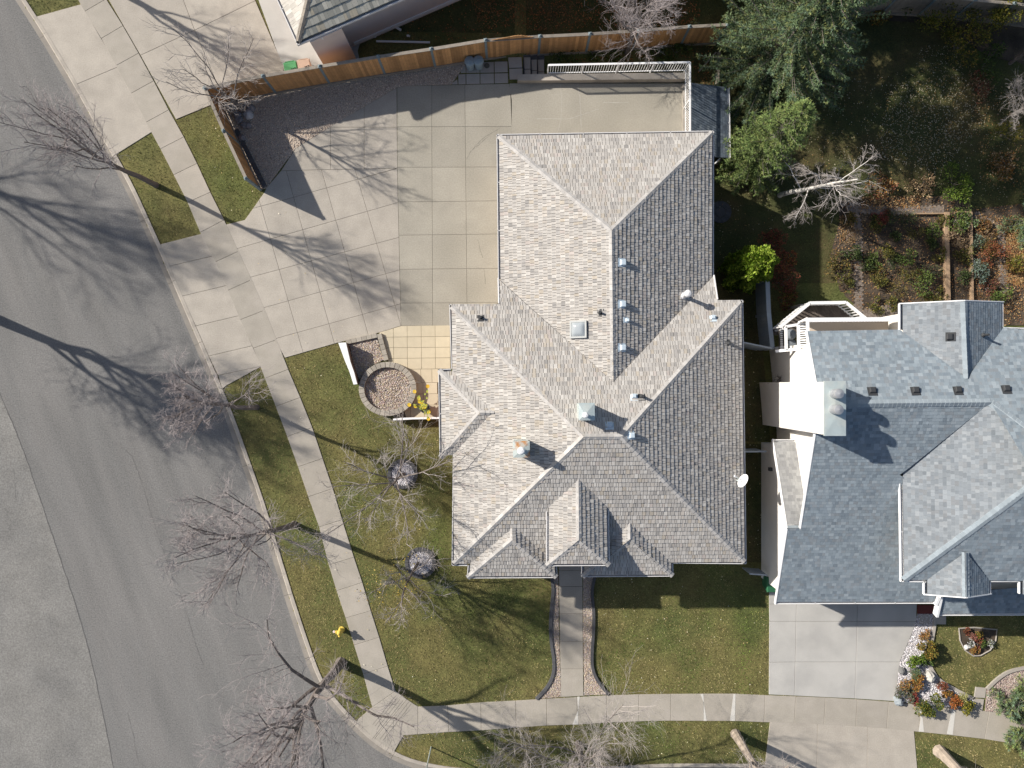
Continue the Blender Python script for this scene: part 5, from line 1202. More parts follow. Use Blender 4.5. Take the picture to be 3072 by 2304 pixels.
# ------------------------------------------------------------------ bare trees
def bare_tree(name, label, base, Ht, R, r0, fork, seed, bark, twig, nl=10, nsub=7, ntw=6, ntt=2, lean=(0, 0), droop=0.0, up=.45, group=None, thin=.8, trunk_top=.9, cat="tree", hi=.85, limb=.30, amin=.42, amax=.85):
    rd = random.Random(seed); t = thing(name, label, cat, base, group); mt = MB(); mc = MB(); base = Vector(base)
    def path(p, d, L, n, wob, trop):
        pts = [p.copy()]; d = d.normalized()
        for i in range(n):
            d = (d + Vector((rd.gauss(0, wob), rd.gauss(0, wob), rd.gauss(0, wob * .6) + trop))).normalized(); p = p + d * (L / n); pts.append(p.copy())
        return pts
    ln = Vector((lean[0], lean[1], 1)).normalized(); n0 = 7
    tr = [base - Vector((0, 0, .15)), base + ln * .25] + path(base + ln * .25, ln, Ht * trunk_top - .25, n0, .05, .05)[1:]
    rr = [r0 * 1.25, r0] + [r0 * (1 - .92 * (i / n0) ** .8) + .012 for i in range(1, n0 + 1)]
    mt.tube(tr, rr, 9)
    def at(pts, f):
        x = f * (len(pts) - 1); i = min(int(x), len(pts) - 2); return pts[i].lerp(pts[i + 1], x - i), (pts[i + 1] - pts[i]).normalized()
    def side(d, ang, az):
        a = d.orthogonal().normalized(); b = d.cross(a); return d * math.cos(ang) + (a * math.cos(az) + b * math.sin(az)) * math.sin(ang)
    az = rd.uniform(0, 6)
    for i in range(nl):
        f = fork / (Ht * trunk_top) + (hi - fork / (Ht * trunk_top)) * (i / max(1, nl - 1)) ** .9
        p, d = at(tr[1:], min(f, .99)); az += 2.4 + rd.uniform(-.4, .4); k = 1 - .55 * (i / nl)
        ang = rd.uniform(amin, amax) * (1 - .3 * i / nl); L = R * k * rd.uniform(.85, 1.25) / max(.55, math.sin(ang))
        dd = Vector((math.cos(az) * math.sin(ang), math.sin(az) * math.sin(ang), math.cos(ang)))
        lp_ = path(p, dd, L, 5, .14, up * .12 - droop * .1); rl_ = max(.018, r0 * limb * k); mt.tube(lp_, [rl_ * (1 - .85 * q / 5) + .008 for q in range(6)], 6)
        for j in range(nsub):
            p2, d2 = at(lp_, .22 + .78 * (j + rd.random()) / nsub); L2 = L * rd.uniform(.28, .5) * (1.1 - .5 * j / nsub); s2 = side(d2, rd.uniform(.5, 1.0), rd.uniform(0, 6.28)); s2.z += up * .5 - droop * .6
            sp2 = path(p2, s2, L2, 4, .16, up * .08 - droop * .16); r2 = .011 * thin + .004 * (L2); mc.tube(sp2, [r2 * (1 - .6 * q / 4) for q in range(5)], 4, cap=False)
            for m_ in range(ntw):
                p3, d3 = at(sp2, .15 + .85 * (m_ + rd.random()) / ntw); L3 = L2 * rd.uniform(.35, .6); s3 = side(d3, rd.uniform(.4, .95), rd.uniform(0, 6.28)); s3.z += up * .3 - droop * .5
                tp = path(p3, s3, L3, 3, .2, up * .06 - droop * .2); mc.tube(tp, [.0075 * thin, .0065 * thin, .005 * thin, .003 * thin], 3, cap=False)
                for q in range(ntt):
                    p4, d4 = at(tp, rd.uniform(.2, .95)); s4 = side(d4, rd.uniform(.4, .9), rd.uniform(0, 6.28)); mc.tube(path(p4, s4, L3 * rd.uniform(.4, .7), 2, .2, -droop * .2), [.005 * thin, .0045 * thin, .003 * thin], 3, cap=False)
    mt.build("trunk", bark, t); mc.build("crown", twig, t); return t
bare_tree("street_tree", "bare street tree on the small boulevard patch beside the pink house driveway", P(467, 555), 8.0, 2.2, .13, 2.3, 11, M_bark, M_twig, 12, 9, 7, 3, (-.06, .02))
bare_tree("street_tree", "bare street tree at the boulevard tip below the main driveway apron", P(770, 1222), 7.4, 1.8, .12, 2.4, 12, M_bark, M_twig, 12, 9, 8, 3, (-.03, 0), amax=1.1)
bare_tree("street_tree", "dense lilac-twigged bare street tree midway along the long boulevard", P(882, 1573), 9.4, 2.4, .15, 2.6, 13, M_bark, M_twig, 15, 10, 8, 3, (0, .02))
bare_tree("street_tree", "largest bare street tree leaning over the road at the corner", P(1022, 1988), 10.0, 3.4, .23, 2.0, 14, M_bark, M_twig, 16, 10, 8, 3, (-.08, -.03), limb=.4, trunk_top=.8)
bare_tree("street_tree", "bushy bare tree on the boulevard in front of the front walk", P(1735, 2232), 5.2, 4.3, .15, .4, 15, M_bark, M_twig2, 22, 13, 8, 4, (0, 0), up=.45, amin=.85, amax=1.4, limb=.2, thin=.7)
bare_tree("street_tree", "bare tree with thick pale trunk at the neighbour driveway apron", P(2207, 2203), 7.5, 2.3, .22, 2.0, 16, M_bark2, M_twig2, 10, 9, 8, 3, (0, 0))
bare_tree("street_tree", "bare tree with the thickest pale trunk on the neighbour's boulevard", P(2818, 2254), 8.0, 2.4, .27, 1.6, 17, M_bark2, M_twig2, 10, 9, 8, 3, (0, 0))
bare_tree("yard_tree", "spreading bare lawn tree growing in the upper stone ring", RINGS[0] + Vector((.02, -.02, 0)), 4.9, 3.0, .085, 1.1, 18, M_bark, M_twig2, 10, 8, 6, 2, (0, 0), up=.15, hi=.9, amin=.7, amax=1.25, limb=.42)
bare_tree("yard_tree", "small bare tree with a few yellow leaves in the lower stone ring", RINGS[1] + Vector((-.1, 0, 0)), 3.6, 1.8, .07, .8, 19, M_bark, M_twig2, 8, 7, 6, 2, (-.15, -.15), up=.15, amin=.7, amax=1.2)
bare_tree("yard_tree", "bare tree in the fenced gravel corner", P(*T('fc', 555, 560)), 4.6, 1.9, .09, 1.2, 20, M_bark, M_twig2, 9, 8, 6, 2, (-.02, .02), up=.3, amin=.6, amax=1.1)
bare_tree("yard_tree", "bushy bare tree behind the white railing against the fence", Gd(1880, 160), 4.9, 2.2, .10, .7, 21, M_bark, M_twig, 13, 9, 7, 3, (0, 0), up=.45, amin=.5, amax=1.1)
bare_tree("yard_tree", "pale bare shrubby tree in the back corner past the leaf litter", Gd(3035, 345), 3.8, 2.0, .10, .4, 22, M_bark2, M_twig2, 15, 10, 8, 4, (0, 0), up=.4, amin=.6, amax=1.2)
bare_tree("yard_tree", "dark bare tree behind the pale one in the back corner", Gd(3030, 190), 4.5, 1.7, .08, .8, 35, M_bark, M_bark, 10, 8, 6, 2)
bb = Gd(2340, 585); bt = P(2560, 495, 5.4); bl_ = (bt - bb) / (bt.z - bb.z)
bare_tree("birch_tree", "leaning white-barked birch with drooping bare twigs behind the house", bb, 7.2, 1.7, .12, 1.0, 23, M_birch, M_twig2, 8, 9, 7, 3, (bl_.x, bl_.y), droop=.45, up=.05, limb=.09, amin=.6, amax=1.2, thin=.7)
bare_tree("bare_shrub", "low bare twiggy shrub against the neighbour's white wall", Gd(*T('t31', 130, 1625)), .9, .7, .03, .1, 61, M_bark, M_bark, 7, 5, 4, 1, cat="shrub")
# trees across the road and beyond the frame whose shadows reach into it
bare_tree("street_tree", "large bare tree across the road casting its shadow over the asphalt", P(-150, 895), 9.6, 3.0, .28, 2.4, 31, M_bark, M_twig, 17, 12, 9, 4, limb=.30, thin=1.15)
bare_tree("street_tree", "tall bare tree across the road further from the corner", P(-540, 345), 10.6, 3.2, .24, 2.8, 32, M_bark, M_twig, 14, 10, 8, 4, thin=1.0)
bare_tree("street_tree", "bare tree on the boulevard above the pink house driveway", P(215, -95), 8.6, 2.6, .18, 2.0, 33, M_bark, M_twig, 13, 9, 7, 3)

# ------------------------------------------------------------------ foliage clouds
def frames(D):
    D = D / np.maximum(1e-6, np.linalg.norm(D, axis=1, keepdims=True)); R_ = rng.normal(size=D.shape); A1 = np.cross(D, R_); A1 /= np.maximum(1e-6, np.linalg.norm(A1, axis=1, keepdims=True)); return D, A1
def leaf_mesh(name, C, D, ln, wd, pal, parent, m=M_leaf, kj=.3, fold=.25, cols=None):
    n = len(C); D, A1 = frames(D); NN = np.cross(D, A1); l = (ln * rng.uniform(.6, 1.3, n))[:, None]; w = (wd * rng.uniform(.6, 1.3, n))[:, None]
    v0 = C; v1 = C + D * l * .5 + A1 * w + NN * w * fold; v2 = C + D * l; v3 = C + D * l * .5 - A1 * w + NN * w * fold
    V = np.stack([v0, v1, v2, v3], 1).reshape(-1, 3); Fa = (np.array([[0, 1, 2], [0, 2, 3]])[None] + (np.arange(n) * 4)[:, None, None]).reshape(-1, 3)
    if cols is None:
        pal = np.array(pal); cols = pal[rng.integers(0, len(pal), n)]
    cols = cols * rng.uniform(1 - kj, 1 + kj, (n, 1)); CC = np.concatenate([np.repeat(cols, 4, 0), np.ones((n * 4, 1))], 1)
    return link(name, np_mesh(name, V, Fa, CC), m, parent)
GRN = [(.05, .085, .02), (.07, .11, .025), (.035, .06, .015), (.09, .12, .03)]
BGR = [(.09, .15, .02), (.13, .19, .03), (.06, .11, .015), (.16, .21, .04)]
YGR = [(.13, .14, .02), (.18, .16, .02), (.09, .10, .018), (.22, .18, .03), (.06, .07, .015)]
ORG = [(.30, .13, .03), (.36, .19, .05), (.20, .09, .03), (.25, .16, .05), (.14, .11, .03)]
RDD = [(.19, .05, .035), (.26, .075, .045), (.12, .04, .03), (.22, .10, .045), (.10, .07, .03)]
DRY = [(.28, .19, .10), (.36, .25, .14), (.20, .13, .08), (.42, .32, .20), (.14, .09, .05)]
OGN = [(.20, .15, .03), (.13, .12, .025), (.28, .17, .04), (.08, .09, .02)]
def shrub(name, label, c, r, h, pal, n, size, group=None, spiky=False, cat="shrub", lumps=7, loose=False):
    c = Vector(c); t = thing(name, label, cat, c, group); L = []
    for k in range(lumps):
        a = random.uniform(0, 6.28); q = random.uniform(.1, .75) ** .7; L.append((math.cos(a) * r * q, math.sin(a) * r * q, h * random.uniform(.25, .85), random.uniform(.28, .5)))
    L = np.array(L); i = rng.integers(0, lumps, n); d = rng.normal(size=(n, 3)); d /= np.linalg.norm(d, axis=1, keepdims=True); d[:, 2] = np.abs(d[:, 2]) * .9 + .05 * d[:, 2]
    rad = rng.uniform(.55 if not loose else .1, 1.0, n)[:, None] * L[i, 3][:, None]; C = np.array(c)[None] + L[i, :3] + d * rad * np.array([r, r, h * .8])
    C[:, 2] = np.maximum(C[:, 2], c.z + .02); D = d + rng.normal(size=(n, 3)) * (.35 if spiky else .6)
    leaf_mesh("foliage", C, D, size * (2.6 if spiky else 1.6), size * (.16 if spiky else .5), pal, t)
    mb = MB()
    for k in range(min(lumps, 7)): tip = c + Vector((L[k][0], L[k][1], L[k][2])); mb.tube([c + Vector((L[k][0] * .1, L[k][1] * .1, -.05)), c.lerp(tip, .5) + Vector((0, 0, .05)), tip], [.018, .013, .006], 4)
    mb.build("stem", M_bark, t); return t
def spruce(name, label, base, Ht, R, pal, seed, whorl=.34, nb_=9, dens=1.0, tip=None, lean=(0, 0)):
    rd = np.random.default_rng(seed); t = thing(name, label, "spruce", base); base = np.array(base); lean = np.array([lean[0], lean[1], 1.0])
    mb = MB(); mb.tube([Vector(base - [0, 0, .2]), Vector(base + lean * Ht * .5), Vector(base + lean * (Ht - .05))], [.03 * Ht, .017 * Ht, .012], 8); PC, PD, PS = [], [], []; h = .35
    while h < Ht - .1:
        f = h / Ht; L = R * (1 - f) ** .8 * 1.02 + .12; nb2 = max(4, int(nb_ * (1 - .35 * f)))
        for k in range(nb2):
            az = rd.uniform(0, 6.28); Lk = L * rd.uniform(.72, 1.12); d = np.array([math.cos(az), math.sin(az), 0.0]); side_ = np.array([-d[1], d[0], 0]); p0 = base + lean * (h + rd.uniform(-.1, .1))
            ns = max(3, int(Lk / .14)); tip_z = -.10 * Lk * (1 - f) + .35 * f * Lk
            last = p0
            for s_ in range(1, ns + 1):
                q = s_ / ns; pt = p0 + d * Lk * q + np.array([0, 0, tip_z * q + (-.16 * Lk * q * (1 - q) * 2) + .14 * Lk * q ** 3])
                if s_ == ns // 2 or s_ == ns: mb.tube([Vector(last), Vector(pt)], [.012 + .006 * (1 - q) * Lk, .008], 4, cap=False); last = pt
                if q < .22: continue
                wl = (.13 + .36 * min(Lk, 1.9) * (1 - q) * .6) * rd.uniform(.6, 1.15)
                for sd in (-1, 1):
                    dd = side_ * sd * .8 + d * .75 + np.array([0, 0, rd.normal(0, .12) - .12]); dd /= np.linalg.norm(dd); m_ = max(1, int(wl / .12 * dens))
                    for w in range(m_): PC.append(pt + dd * wl * (w + rd.random()) / m_); PD.append(dd); PS.append(q)
                PC.append(pt); PD.append(d + np.array([0, 0, .15])); PS.append(q)
        h += whorl * rd.uniform(.75, 1.2) * (1 - .45 * f)
    for k in range(14): PC.append(base + lean * (Ht - .02 * k)); PD.append(np.array([rd.normal(0, .3), rd.normal(0, .3), 1.0])); PS.append(1)
    PC, PD, PS = np.array(PC), np.array(PD), np.array(PS); k = 10
    C = np.repeat(PC, k, 0); D = np.repeat(PD, k, 0); D = D / np.linalg.norm(D, axis=1, keepdims=True) * .9 + rng.normal(size=C.shape) * .42; D[:, 2] += .10
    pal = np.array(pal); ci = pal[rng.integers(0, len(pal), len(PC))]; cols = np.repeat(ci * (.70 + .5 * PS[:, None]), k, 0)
    leaf_mesh("crown", C - D * .03, D, .17, .011, None, t, M_needle, .22, .1, cols=cols)
    mb.build("trunk", M_bark, t); return t
SPR = [(.128, .182, .088), (.148, .20, .10), (.10, .15, .07), (.18, .20, .075), (.125, .185, .12)]
SPG = [(.155, .215, .07), (.18, .24, .08), (.125, .18, .058), (.205, .24, .08)]
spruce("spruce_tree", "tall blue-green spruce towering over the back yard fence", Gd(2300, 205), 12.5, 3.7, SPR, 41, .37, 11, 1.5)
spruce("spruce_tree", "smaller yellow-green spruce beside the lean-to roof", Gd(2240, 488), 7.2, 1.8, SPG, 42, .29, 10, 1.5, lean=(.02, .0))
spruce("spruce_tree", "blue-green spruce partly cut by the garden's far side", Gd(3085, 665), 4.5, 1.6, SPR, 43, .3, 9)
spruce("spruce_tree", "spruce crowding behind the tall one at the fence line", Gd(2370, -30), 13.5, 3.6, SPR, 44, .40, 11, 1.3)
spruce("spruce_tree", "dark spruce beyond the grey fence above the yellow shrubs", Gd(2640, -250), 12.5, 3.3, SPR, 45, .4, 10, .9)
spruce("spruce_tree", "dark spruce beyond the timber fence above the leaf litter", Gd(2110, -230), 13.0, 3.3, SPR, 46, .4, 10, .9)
# bright columnar cedar
cb_ = Gd(2212, 822); t = thing("cedar_shrub", "bright lime-green columnar cedar beside the vinyl fence", "cedar", cb_); n = 14000
hh = rng.uniform(0, 1, n); an = rng.uniform(0, 6.28, n); rr_ = .78 * np.sqrt(np.clip(1 - hh ** 2.4, 0.02, 1)) * (1 + .22 * np.sin(an * 5 + hh * 9) + .12 * np.sin(an * 9 - hh * 5)) * rng.uniform(.82, 1.05, n)
gap_ = (np.abs(((an - .75 + 3.14) % 6.28) - 3.14) < .28) & (hh > .3) & (hh < .85); rr_[gap_] *= .45
C = np.stack([cb_.x + rr_ * np.cos(an), cb_.y + rr_ * np.sin(an), cb_.z + .08 + hh * 4.5], 1); D = np.stack([np.cos(an) * .7, np.sin(an) * .7, np.full(n, .8)], 1) + rng.normal(size=(n, 3)) * .35
leaf_mesh("foliage", C, D, .14, .05, [(.16, .24, .02), (.21, .29, .03), (.11, .18, .018), (.25, .31, .05)], t); MB().tube([cb_ - Vector((0, 0, .1)), cb_ + Vector((0, 0, 4.3))], [.1, .02], 7).build("trunk", M_bark, t)

# neighbour's front bed
for lab, q, r, h, pal, n, s in (("orange and green rounded shrub topmost in the white rock bed", (350, 915), .55, .7, OGN, 1500, .05), ("leafy green shrub under the orange rounded one in the rock bed", (300, 1040), .42, .45, BGR, 700, .06), ("deep green shrub at the lawn side of the rock bed", (410, 1020), .36, .45, GRN, 600, .06),
        ("small blue-green conifer at the driveway edge of the rock bed", (268, 1140), .33, .4, SPR, 600, .05), ("orange-brown feathery shrub at the driveway edge", (270, 1225), .58, .6, ORG, 1400, .05), ("grey-green low juniper by the driveway corner", (215, 1330), .5, .3, [(.08, .10, .06), (.11, .12, .08), (.16, .11, .06)], 900, .05),
        ("small dark red barberry on the white rocks", (540, 1262), .26, .35, RDD, 500, .04), ("crimson low shrub next to the large green-brown one", (298, 1385), .3, .3, [(.25, .05, .04), (.18, .04, .03)], 500, .04), ("large green-brown shrub overhanging the sidewalk edge", (412, 1420), .62, .6, YGR + GRN, 1800, .05),
        ("small rust-orange perennial on the white rocks", (607, 1342), .26, .25, ORG, 350, .05), ("bright orange-red shrub at the bed's lower edge", (680, 1432), .42, .45, [(.35, .11, .03), (.28, .09, .03), (.22, .12, .04)], 900, .05), ("pale yellow ornamental grass clump", (742, 1385), .26, .4, [(.36, .34, .14), (.28, .28, .10)], 500, .06),
        ("dark olive shrub next to the paving stones", (785, 1452), .36, .4, YGR, 700, .05), ("pale orange perennial at the top of the rock bed", (415, 818), .3, .2, DRY + ORG, 400, .05)):
    shrub("shrub", lab, P(*T('ng', *q)), r, h, pal, n, s, spiky=("grass" in lab or "conifer" in lab))
for lab, q, r, pal in (("maroon leafy plant in the centre of the half-round flower bed", (885, 868), .36, RDD), ("dull orange plant low in the half-round flower bed", (872, 930), .28, ORG), ("white-flowered plant in the half-round flower bed", (828, 880), .2, [(.55, .55, .55), (.10, .12, .05), (.4, .4, .42)]), ("green plant in the half-round flower bed", (942, 880), .22, GRN),
        ("pale plant at the right of the half-round flower bed", (998, 880), .17, [(.42, .42, .42), (.12, .14, .06)]), ("yellow-brown plant near the top of the half-round bed", (898, 810), .2, OGN), ("pinkish plant near the top of the half-round bed", (835, 828), .2, [(.28, .14, .11), (.2, .1, .08)]), ("dark red plant in the top corner of the half-round bed", (778, 778), .2, RDD)):
    shrub("flower_plant", lab, P(*T('ng', *q)), r, .25, pal, 260, .045, cat="plant", lumps=5)
spruce("pine_shrub", "grey-green mugo pine beside the paving stones", P(*T('t33', 2040, 1060)), 1.3, 1.0, SPR, 51, .2, 10, 1.3)
spruce("pine_shrub", "wide green pine shrub spreading over the sidewalk edge", P(*T('t33', 2165, 1290)), 1.6, 1.3, SPG + SPR, 52, .22, 11, 1.3)
spruce("pine_shrub", "upper green pine shrub at the pink rock bed", P(*T('t33', 2200, 980)), 1.2, .9, SPG, 53, .2, 9, 1.3)
shrub("shrub", "rusty red shrub among the pine shrubs", P(*T('ng', 1255, 1335)), .35, .4, RDD + ORG, 500, .05)

# back yard shrubs
for lab, k, q, r, h, pal, n in (("loose yellow-green shrub behind the leaf litter, beside the grey fence", 't30', (1450, 180), 1.3, 1.6, YGR, 1500), ("loose yellow-green shrub, the widest near the back fence", 't30', (1720, 230), 1.5, 1.7, YGR, 1900), ("mixed orange and green shrub in the back corner", 't30', (1650, 430), 1.2, 1.0, YGR + OGN, 1300), ("yellow-leaved shrub close to the grey fence boards", 't30', (1930, 90), 1.2, 1.8, YGR, 1200),
        ("green leafy shrub in the shade beside the pale bare tree", 't30', (1870, 550), 1.0, .9, GRN, 900), ("small orange shrub at the foot of the grey fence", 't30', (950, 170), .55, .8, [(.3, .2, .03), (.25, .13, .03), (.12, .13, .03)], 600), ("dark green climbing shrub on the grey fence", 't30', (1170, 90), .7, 1.0, YGR + GRN, 600), ("bright green bush at the top of the garden", 't30', (1620, 1530), 1.0, .9, BGR, 1300), ("dry tan brushy plant by the garden top path", 't30', (1330, 1560), .7, .5, DRY, 700), ("rusty dry clump at the garden's upper corner", 't30', (1000, 1580), .8, .5, ORG + DRY + RDD, 900),
        ("spiky daylily clump under the pale bare tree", 't30', (2000, 1120), .8, .6, YGR, 700), ("shaded brown shrub right of the leaf litter", 't30', (1830, 720), .9, .6, DRY + RDD, 700), ("autumn orange ground shrub at the yard's right side", 't30', (2050, 1360), .9, .5, ORG + DRY, 900),
        ("dark red hedge shrub at the top end of the vinyl fence", 't31', (90, 480), .75, .9, RDD, 1100), ("dark red hedge shrub with orange tips along the vinyl fence", 't31', (190, 620), .7, .9, RDD + ORG[:2], 1000), ("purple-red hedge shrub midway along the vinyl fence", 't31', (195, 800), .75, 1.0, RDD, 1100), ("red-brown hedge shrub at the deck end of the vinyl fence", 't31', (205, 950), .6, .9, RDD + OGN, 900)):
    u, v = T(k, *q); shrub("shrub", lab, Gd(u, v), r, h, pal, n, .06, loose="loose" in lab, lumps=10, spiky="spiky" in lab)
for k, q in enumerate(((420, 480), (560, 500), (720, 470), (900, 490), (1250, 470), (1400, 440), (1330, 540), (1480, 400))):
    u, v = T('t20', *q); shrub("ground_plant", "low dark green leafy plant growing between the railing and the timber fence", Gd(u, v), .5, .35, GRN + OGN[3:], 380, .05, group="plants behind the white railing", cat="plant", lumps=6)
# vegetable garden plants
GPL = [((1430, 300), .75, BGR, "tall bright green plant at the top of the narrow garden bed"), ((850, 290), .55, GRN, None), ((690, 300), .45, GRN, None), ((480, 380), .5, YGR, None), ((560, 340), .4, GRN, None), ((1170, 470), .5, BGR, None), ((1180, 560), .35, GRN, None), ((840, 720), .55, BGR, None), ((510, 760), .4, BGR, None), ((430, 790), .4, GRN, None),
       ((660, 640), .5, YGR, None), ((690, 760), .45, GRN, None), ((870, 900), .45, YGR, None), ((1110, 1030), .75, BGR, "broad leafy green clump in the lower garden bed"), ((1130, 900), .5, GRN, None), ((570, 1030), .45, YGR, None), ((750, 1060), .5, OGN, None), ((540, 910), .45, OGN, None), ((1000, 910), .35, OGN, None), ((1230, 1150), .45, YGR, None), ((1085, 1195), .35, OGN, None),
       ((690, 1250), .4, YGR, None), ((530, 1260), .45, YGR, None), ((1490, 720), .5, YGR, "oval yellow-green plant in the narrow garden bed"), ((1510, 930), .5, GRN, None), ((1440, 470), .5, DRY, None), ((1470, 560), .45, DRY, None), ((220, 300), .45, OGN, None), ((230, 460), .5, DRY, None), ((220, 650), .5, GRN, None), ((90, 790), .6, OGN, None), ((180, 950), .5, YGR, None), ((330, 700), .3, BGR, None),
       ((1790, 700), .85, [(.26, .08, .03), (.20, .06, .03), (.30, .12, .04)], "round russet shrub beside the white-flowered row"), ((1790, 620), .5, YGR, None), ((1900, 1120), .6, BGR, "bright green shrub at the lower right of the garden"), ((1760, 1040), .5, RDD, None), ((2080, 770), .5, [(.3, .3, .03), (.2, .24, .03)], "bright yellow-green plant on the orange leaf litter"), ((2050, 850), .5, ORG, None), ((1790, 430), .5, ORG + DRY, None), ((1720, 330), .4, ORG, None), ((570, 250), .5, [(.28, .05, .04), (.2, .06, .03)], "red leafed plant beside the top garden path"),
       ((1570, 330), .4, [(.30, .36, .22), (.12, .2, .06)], None), ((1670, 800), .4, [(.34, .42, .38), (.14, .2, .1)], "white-flowered plant between the narrow timber and the leaf litter"), ((1680, 930), .5, [(.20, .28, .24), (.12, .17, .1)], None), ((1650, 560), .4, [(.16, .22, .16), (.1, .14, .08)], None), ((960, 430), .4, YGR, None), ((1260, 700), .35, YGR, None), ((1290, 330), .35, YGR, None), ((760, 470), .35, GRN, None)]
for q, r, pal, lab in GPL:
    u, v = T('gd', *q)
    if not lab:
        adj = {id(GRN): "dark green", id(BGR): "bright green", id(YGR): "yellow-green", id(OGN): "orange and green", id(DRY): "dry tan", id(ORG): "rust-orange", id(RDD): "dark red"}.get(id(pal), "pale grey-green" if q[0] > 1550 and q[0] < 1720 else "orange-brown")
        loc_ = "on the lawn side of the brick path" if q[0] < 340 else "in the narrow bed between the two timbers" if 1340 < q[0] < 1610 else "past the narrow timber by the leaf litter" if q[0] >= 1610 else ("in the main garden bed near the top brick path" if q[1] < 480 else "in the middle of the main garden bed" if q[1] < 880 else "at the house end of the main garden bed")
        lab = adj + " plant " + loc_
    pal = [tuple(x * .68 + .012 for x in c) for c in pal]
    shrub("garden_plant", lab or "small mixed green and autumn plant in the vegetable garden", Gd(u, v), r, r * .8, pal, int(900 * r), .055, group="plants in the vegetable garden", cat="plant", lumps=7, spiky=random.random() < .35)

# ------------------------------------------------------------------ yellow leaves still on the small yard tree
n = 420; c = np.array(P(*T('t13', 1160, 150), 1.9)); C = c + rng.normal(size=(n, 3)) * np.array([.75, .62, .45]); yt_ = [o for o in bpy.data.objects if o.get("label", "").startswith("small bare tree with a few yellow")][0]
leaf_mesh("leaves", C, rng.normal(size=(n, 3)), .085, .028, [(.50, .36, .05), (.42, .34, .10), (.20, .22, .05), (.55, .40, .12), (.30, .20, .06)], yt_)

# ------------------------------------------------------------------ grass and fallen leaves
def vnoise(X, Y, cell, seed):
    g = np.random.default_rng(seed).random((160, 160)); x = (X + 60) / cell; y = (Y + 60) / cell; i = np.floor(x).astype(int) % 158; j = np.floor(y).astype(int) % 158; fx = x - np.floor(x); fy = y - np.floor(y); fx = fx * fx * (3 - 2 * fx); fy = fy * fy * (3 - 2 * fy)
    return (g[i, j] * (1 - fx) + g[i + 1, j] * fx) * (1 - fy) + (g[i, j + 1] * (1 - fx) + g[i + 1, j + 1] * fx) * fy
HOUSE = [[tuple(q) for q in ins(Wm, .6)], [tuple(q) for q in ins(Wg, .5)], [(XW, yN), (30, yN), (30, yS), (XW, yS)], [(Xj, yJ), (XW, yJ), (XW, yS), (Xj, yS)], [tuple(ci), tuple(ci + pO2.e * 17), tuple(ci + pO2.e * 17 + pO2.n * 6), tuple(ci + pO.e * 10)]]
back_line = [tuple(p) for p in curb_line] + [(60, -38), (60, -90), (-90, -90), (-90, 40), (-50, 60)]
ffree = [tuple(q.xy) for q in fpts]
N0 = 560000
X = rng.uniform(-27, 27, N0); Y = rng.uniform(-20.5, 20.5, N0)
keep = ~inpoly_np(X, Y, back_line)
for pg in HARD + HOUSE:
    pa = np.array(pg); bx = (X > pa[:, 0].min()) & (X < pa[:, 0].max()) & (Y > pa[:, 1].min()) & (Y < pa[:, 1].max()) & keep
    ix = np.nonzero(bx)[0]; keep[ix[inpoly_np(X[ix], Y[ix], pg)]] = False
X, Y = X[keep], Y[keep]; n = len(X)
n1_ = vnoise(X, Y, 1.7, 1) * .6 + vnoise(X, Y, .55, 2) * .4; n2_ = vnoise(X, Y, 3.6, 3) * .6 + vnoise(X, Y, .9, 4) * .4; n3_ = vnoise(X, Y, .22, 5)
dry = np.array([.280, .232, .105]); olive = np.array([.190, .168, .060]); grn = np.array([.090, .135, .030]); brn = np.array([.215, .158, .080])
w = np.clip((n1_ - .38) / .26, 0, 1)[:, None]; cols = olive * (1 - w) + dry * w; w = np.clip((n2_ - .52) / .2, 0, 1)[:, None]; cols = cols * (1 - w) + grn * w; w = np.clip((n3_ - .62) / .3, 0, 1)[:, None] * .7; cols = cols * (1 - w) + brn * w
pick_ = rng.random(n) < .22; cols[pick_] = cols[pick_] * .35 + np.array([.40, .33, .18]) * .65; pick_ = rng.random(n) < .2; cols[pick_] *= .55
# wetter greener strips: by the two small corner lawns and along the neighbour's lot line
def green_zone(px, py, rx, ry, k):
    global cols
    p = P(px, py); g = np.clip(1.25 - np.sqrt(((X - p.x) / rx) ** 2 + ((Y - p.y) / ry) ** 2), 0, 1)[:, None] * k; cols = cols * (1 - g) + np.array([.100, .165, .028]) * g
bw = np.clip((-6.2 - X - Y * .36) / 1.0, 0, 1)[:, None] * np.clip((5 - Y) / 3, 0, 1)[:, None] * .45; cols = cols * (1 - bw) + np.array([.235, .185, .085]) * bw   # drier strip along the curb
green_zone(2235, 1960, .8, 4.2, .9); green_zone(1320, 1640, 1.3, 1.6, .9); green_zone(640, 520, 1.8, 3.0, .55); green_zone(430, 520, 1.6, 2.0, .45); green_zone(760, 600, 1.2, 1.2, .6); green_zone(2560, 690, 1.3, 1.2, .6); green_zone(1330, 1780, 1.2, 1.0, .5); green_zone(2560, 480, 6, 5, .35); green_zone(2280, 1500, 1, 4, .4)
painted_shade = np.clip((X - 9.6) / .5, 0, 1) * np.clip((Y + 9.5) / 3, 0, 1) * (X < 12.6) + (X > 8.2) * np.clip((Y + 1) / 3, 0, 1) * (X >= 12.6) + (Y > 14.8) * (X < 9.6)
painted_shade = np.clip(painted_shade, 0, 1)[:, None] * .85; cols = cols * (1 - painted_shade) + np.array([.062, .085, .024]) * painted_shade   # greener blades, with the shade of these lots painted into their colour
an = rng.uniform(0, 6.28, n); L = rng.uniform(.05, .10, n); wd = rng.uniform(.008, .016, n); tilt = rng.uniform(.4, 1.3, n); zb = low_np(X, Y) - .04
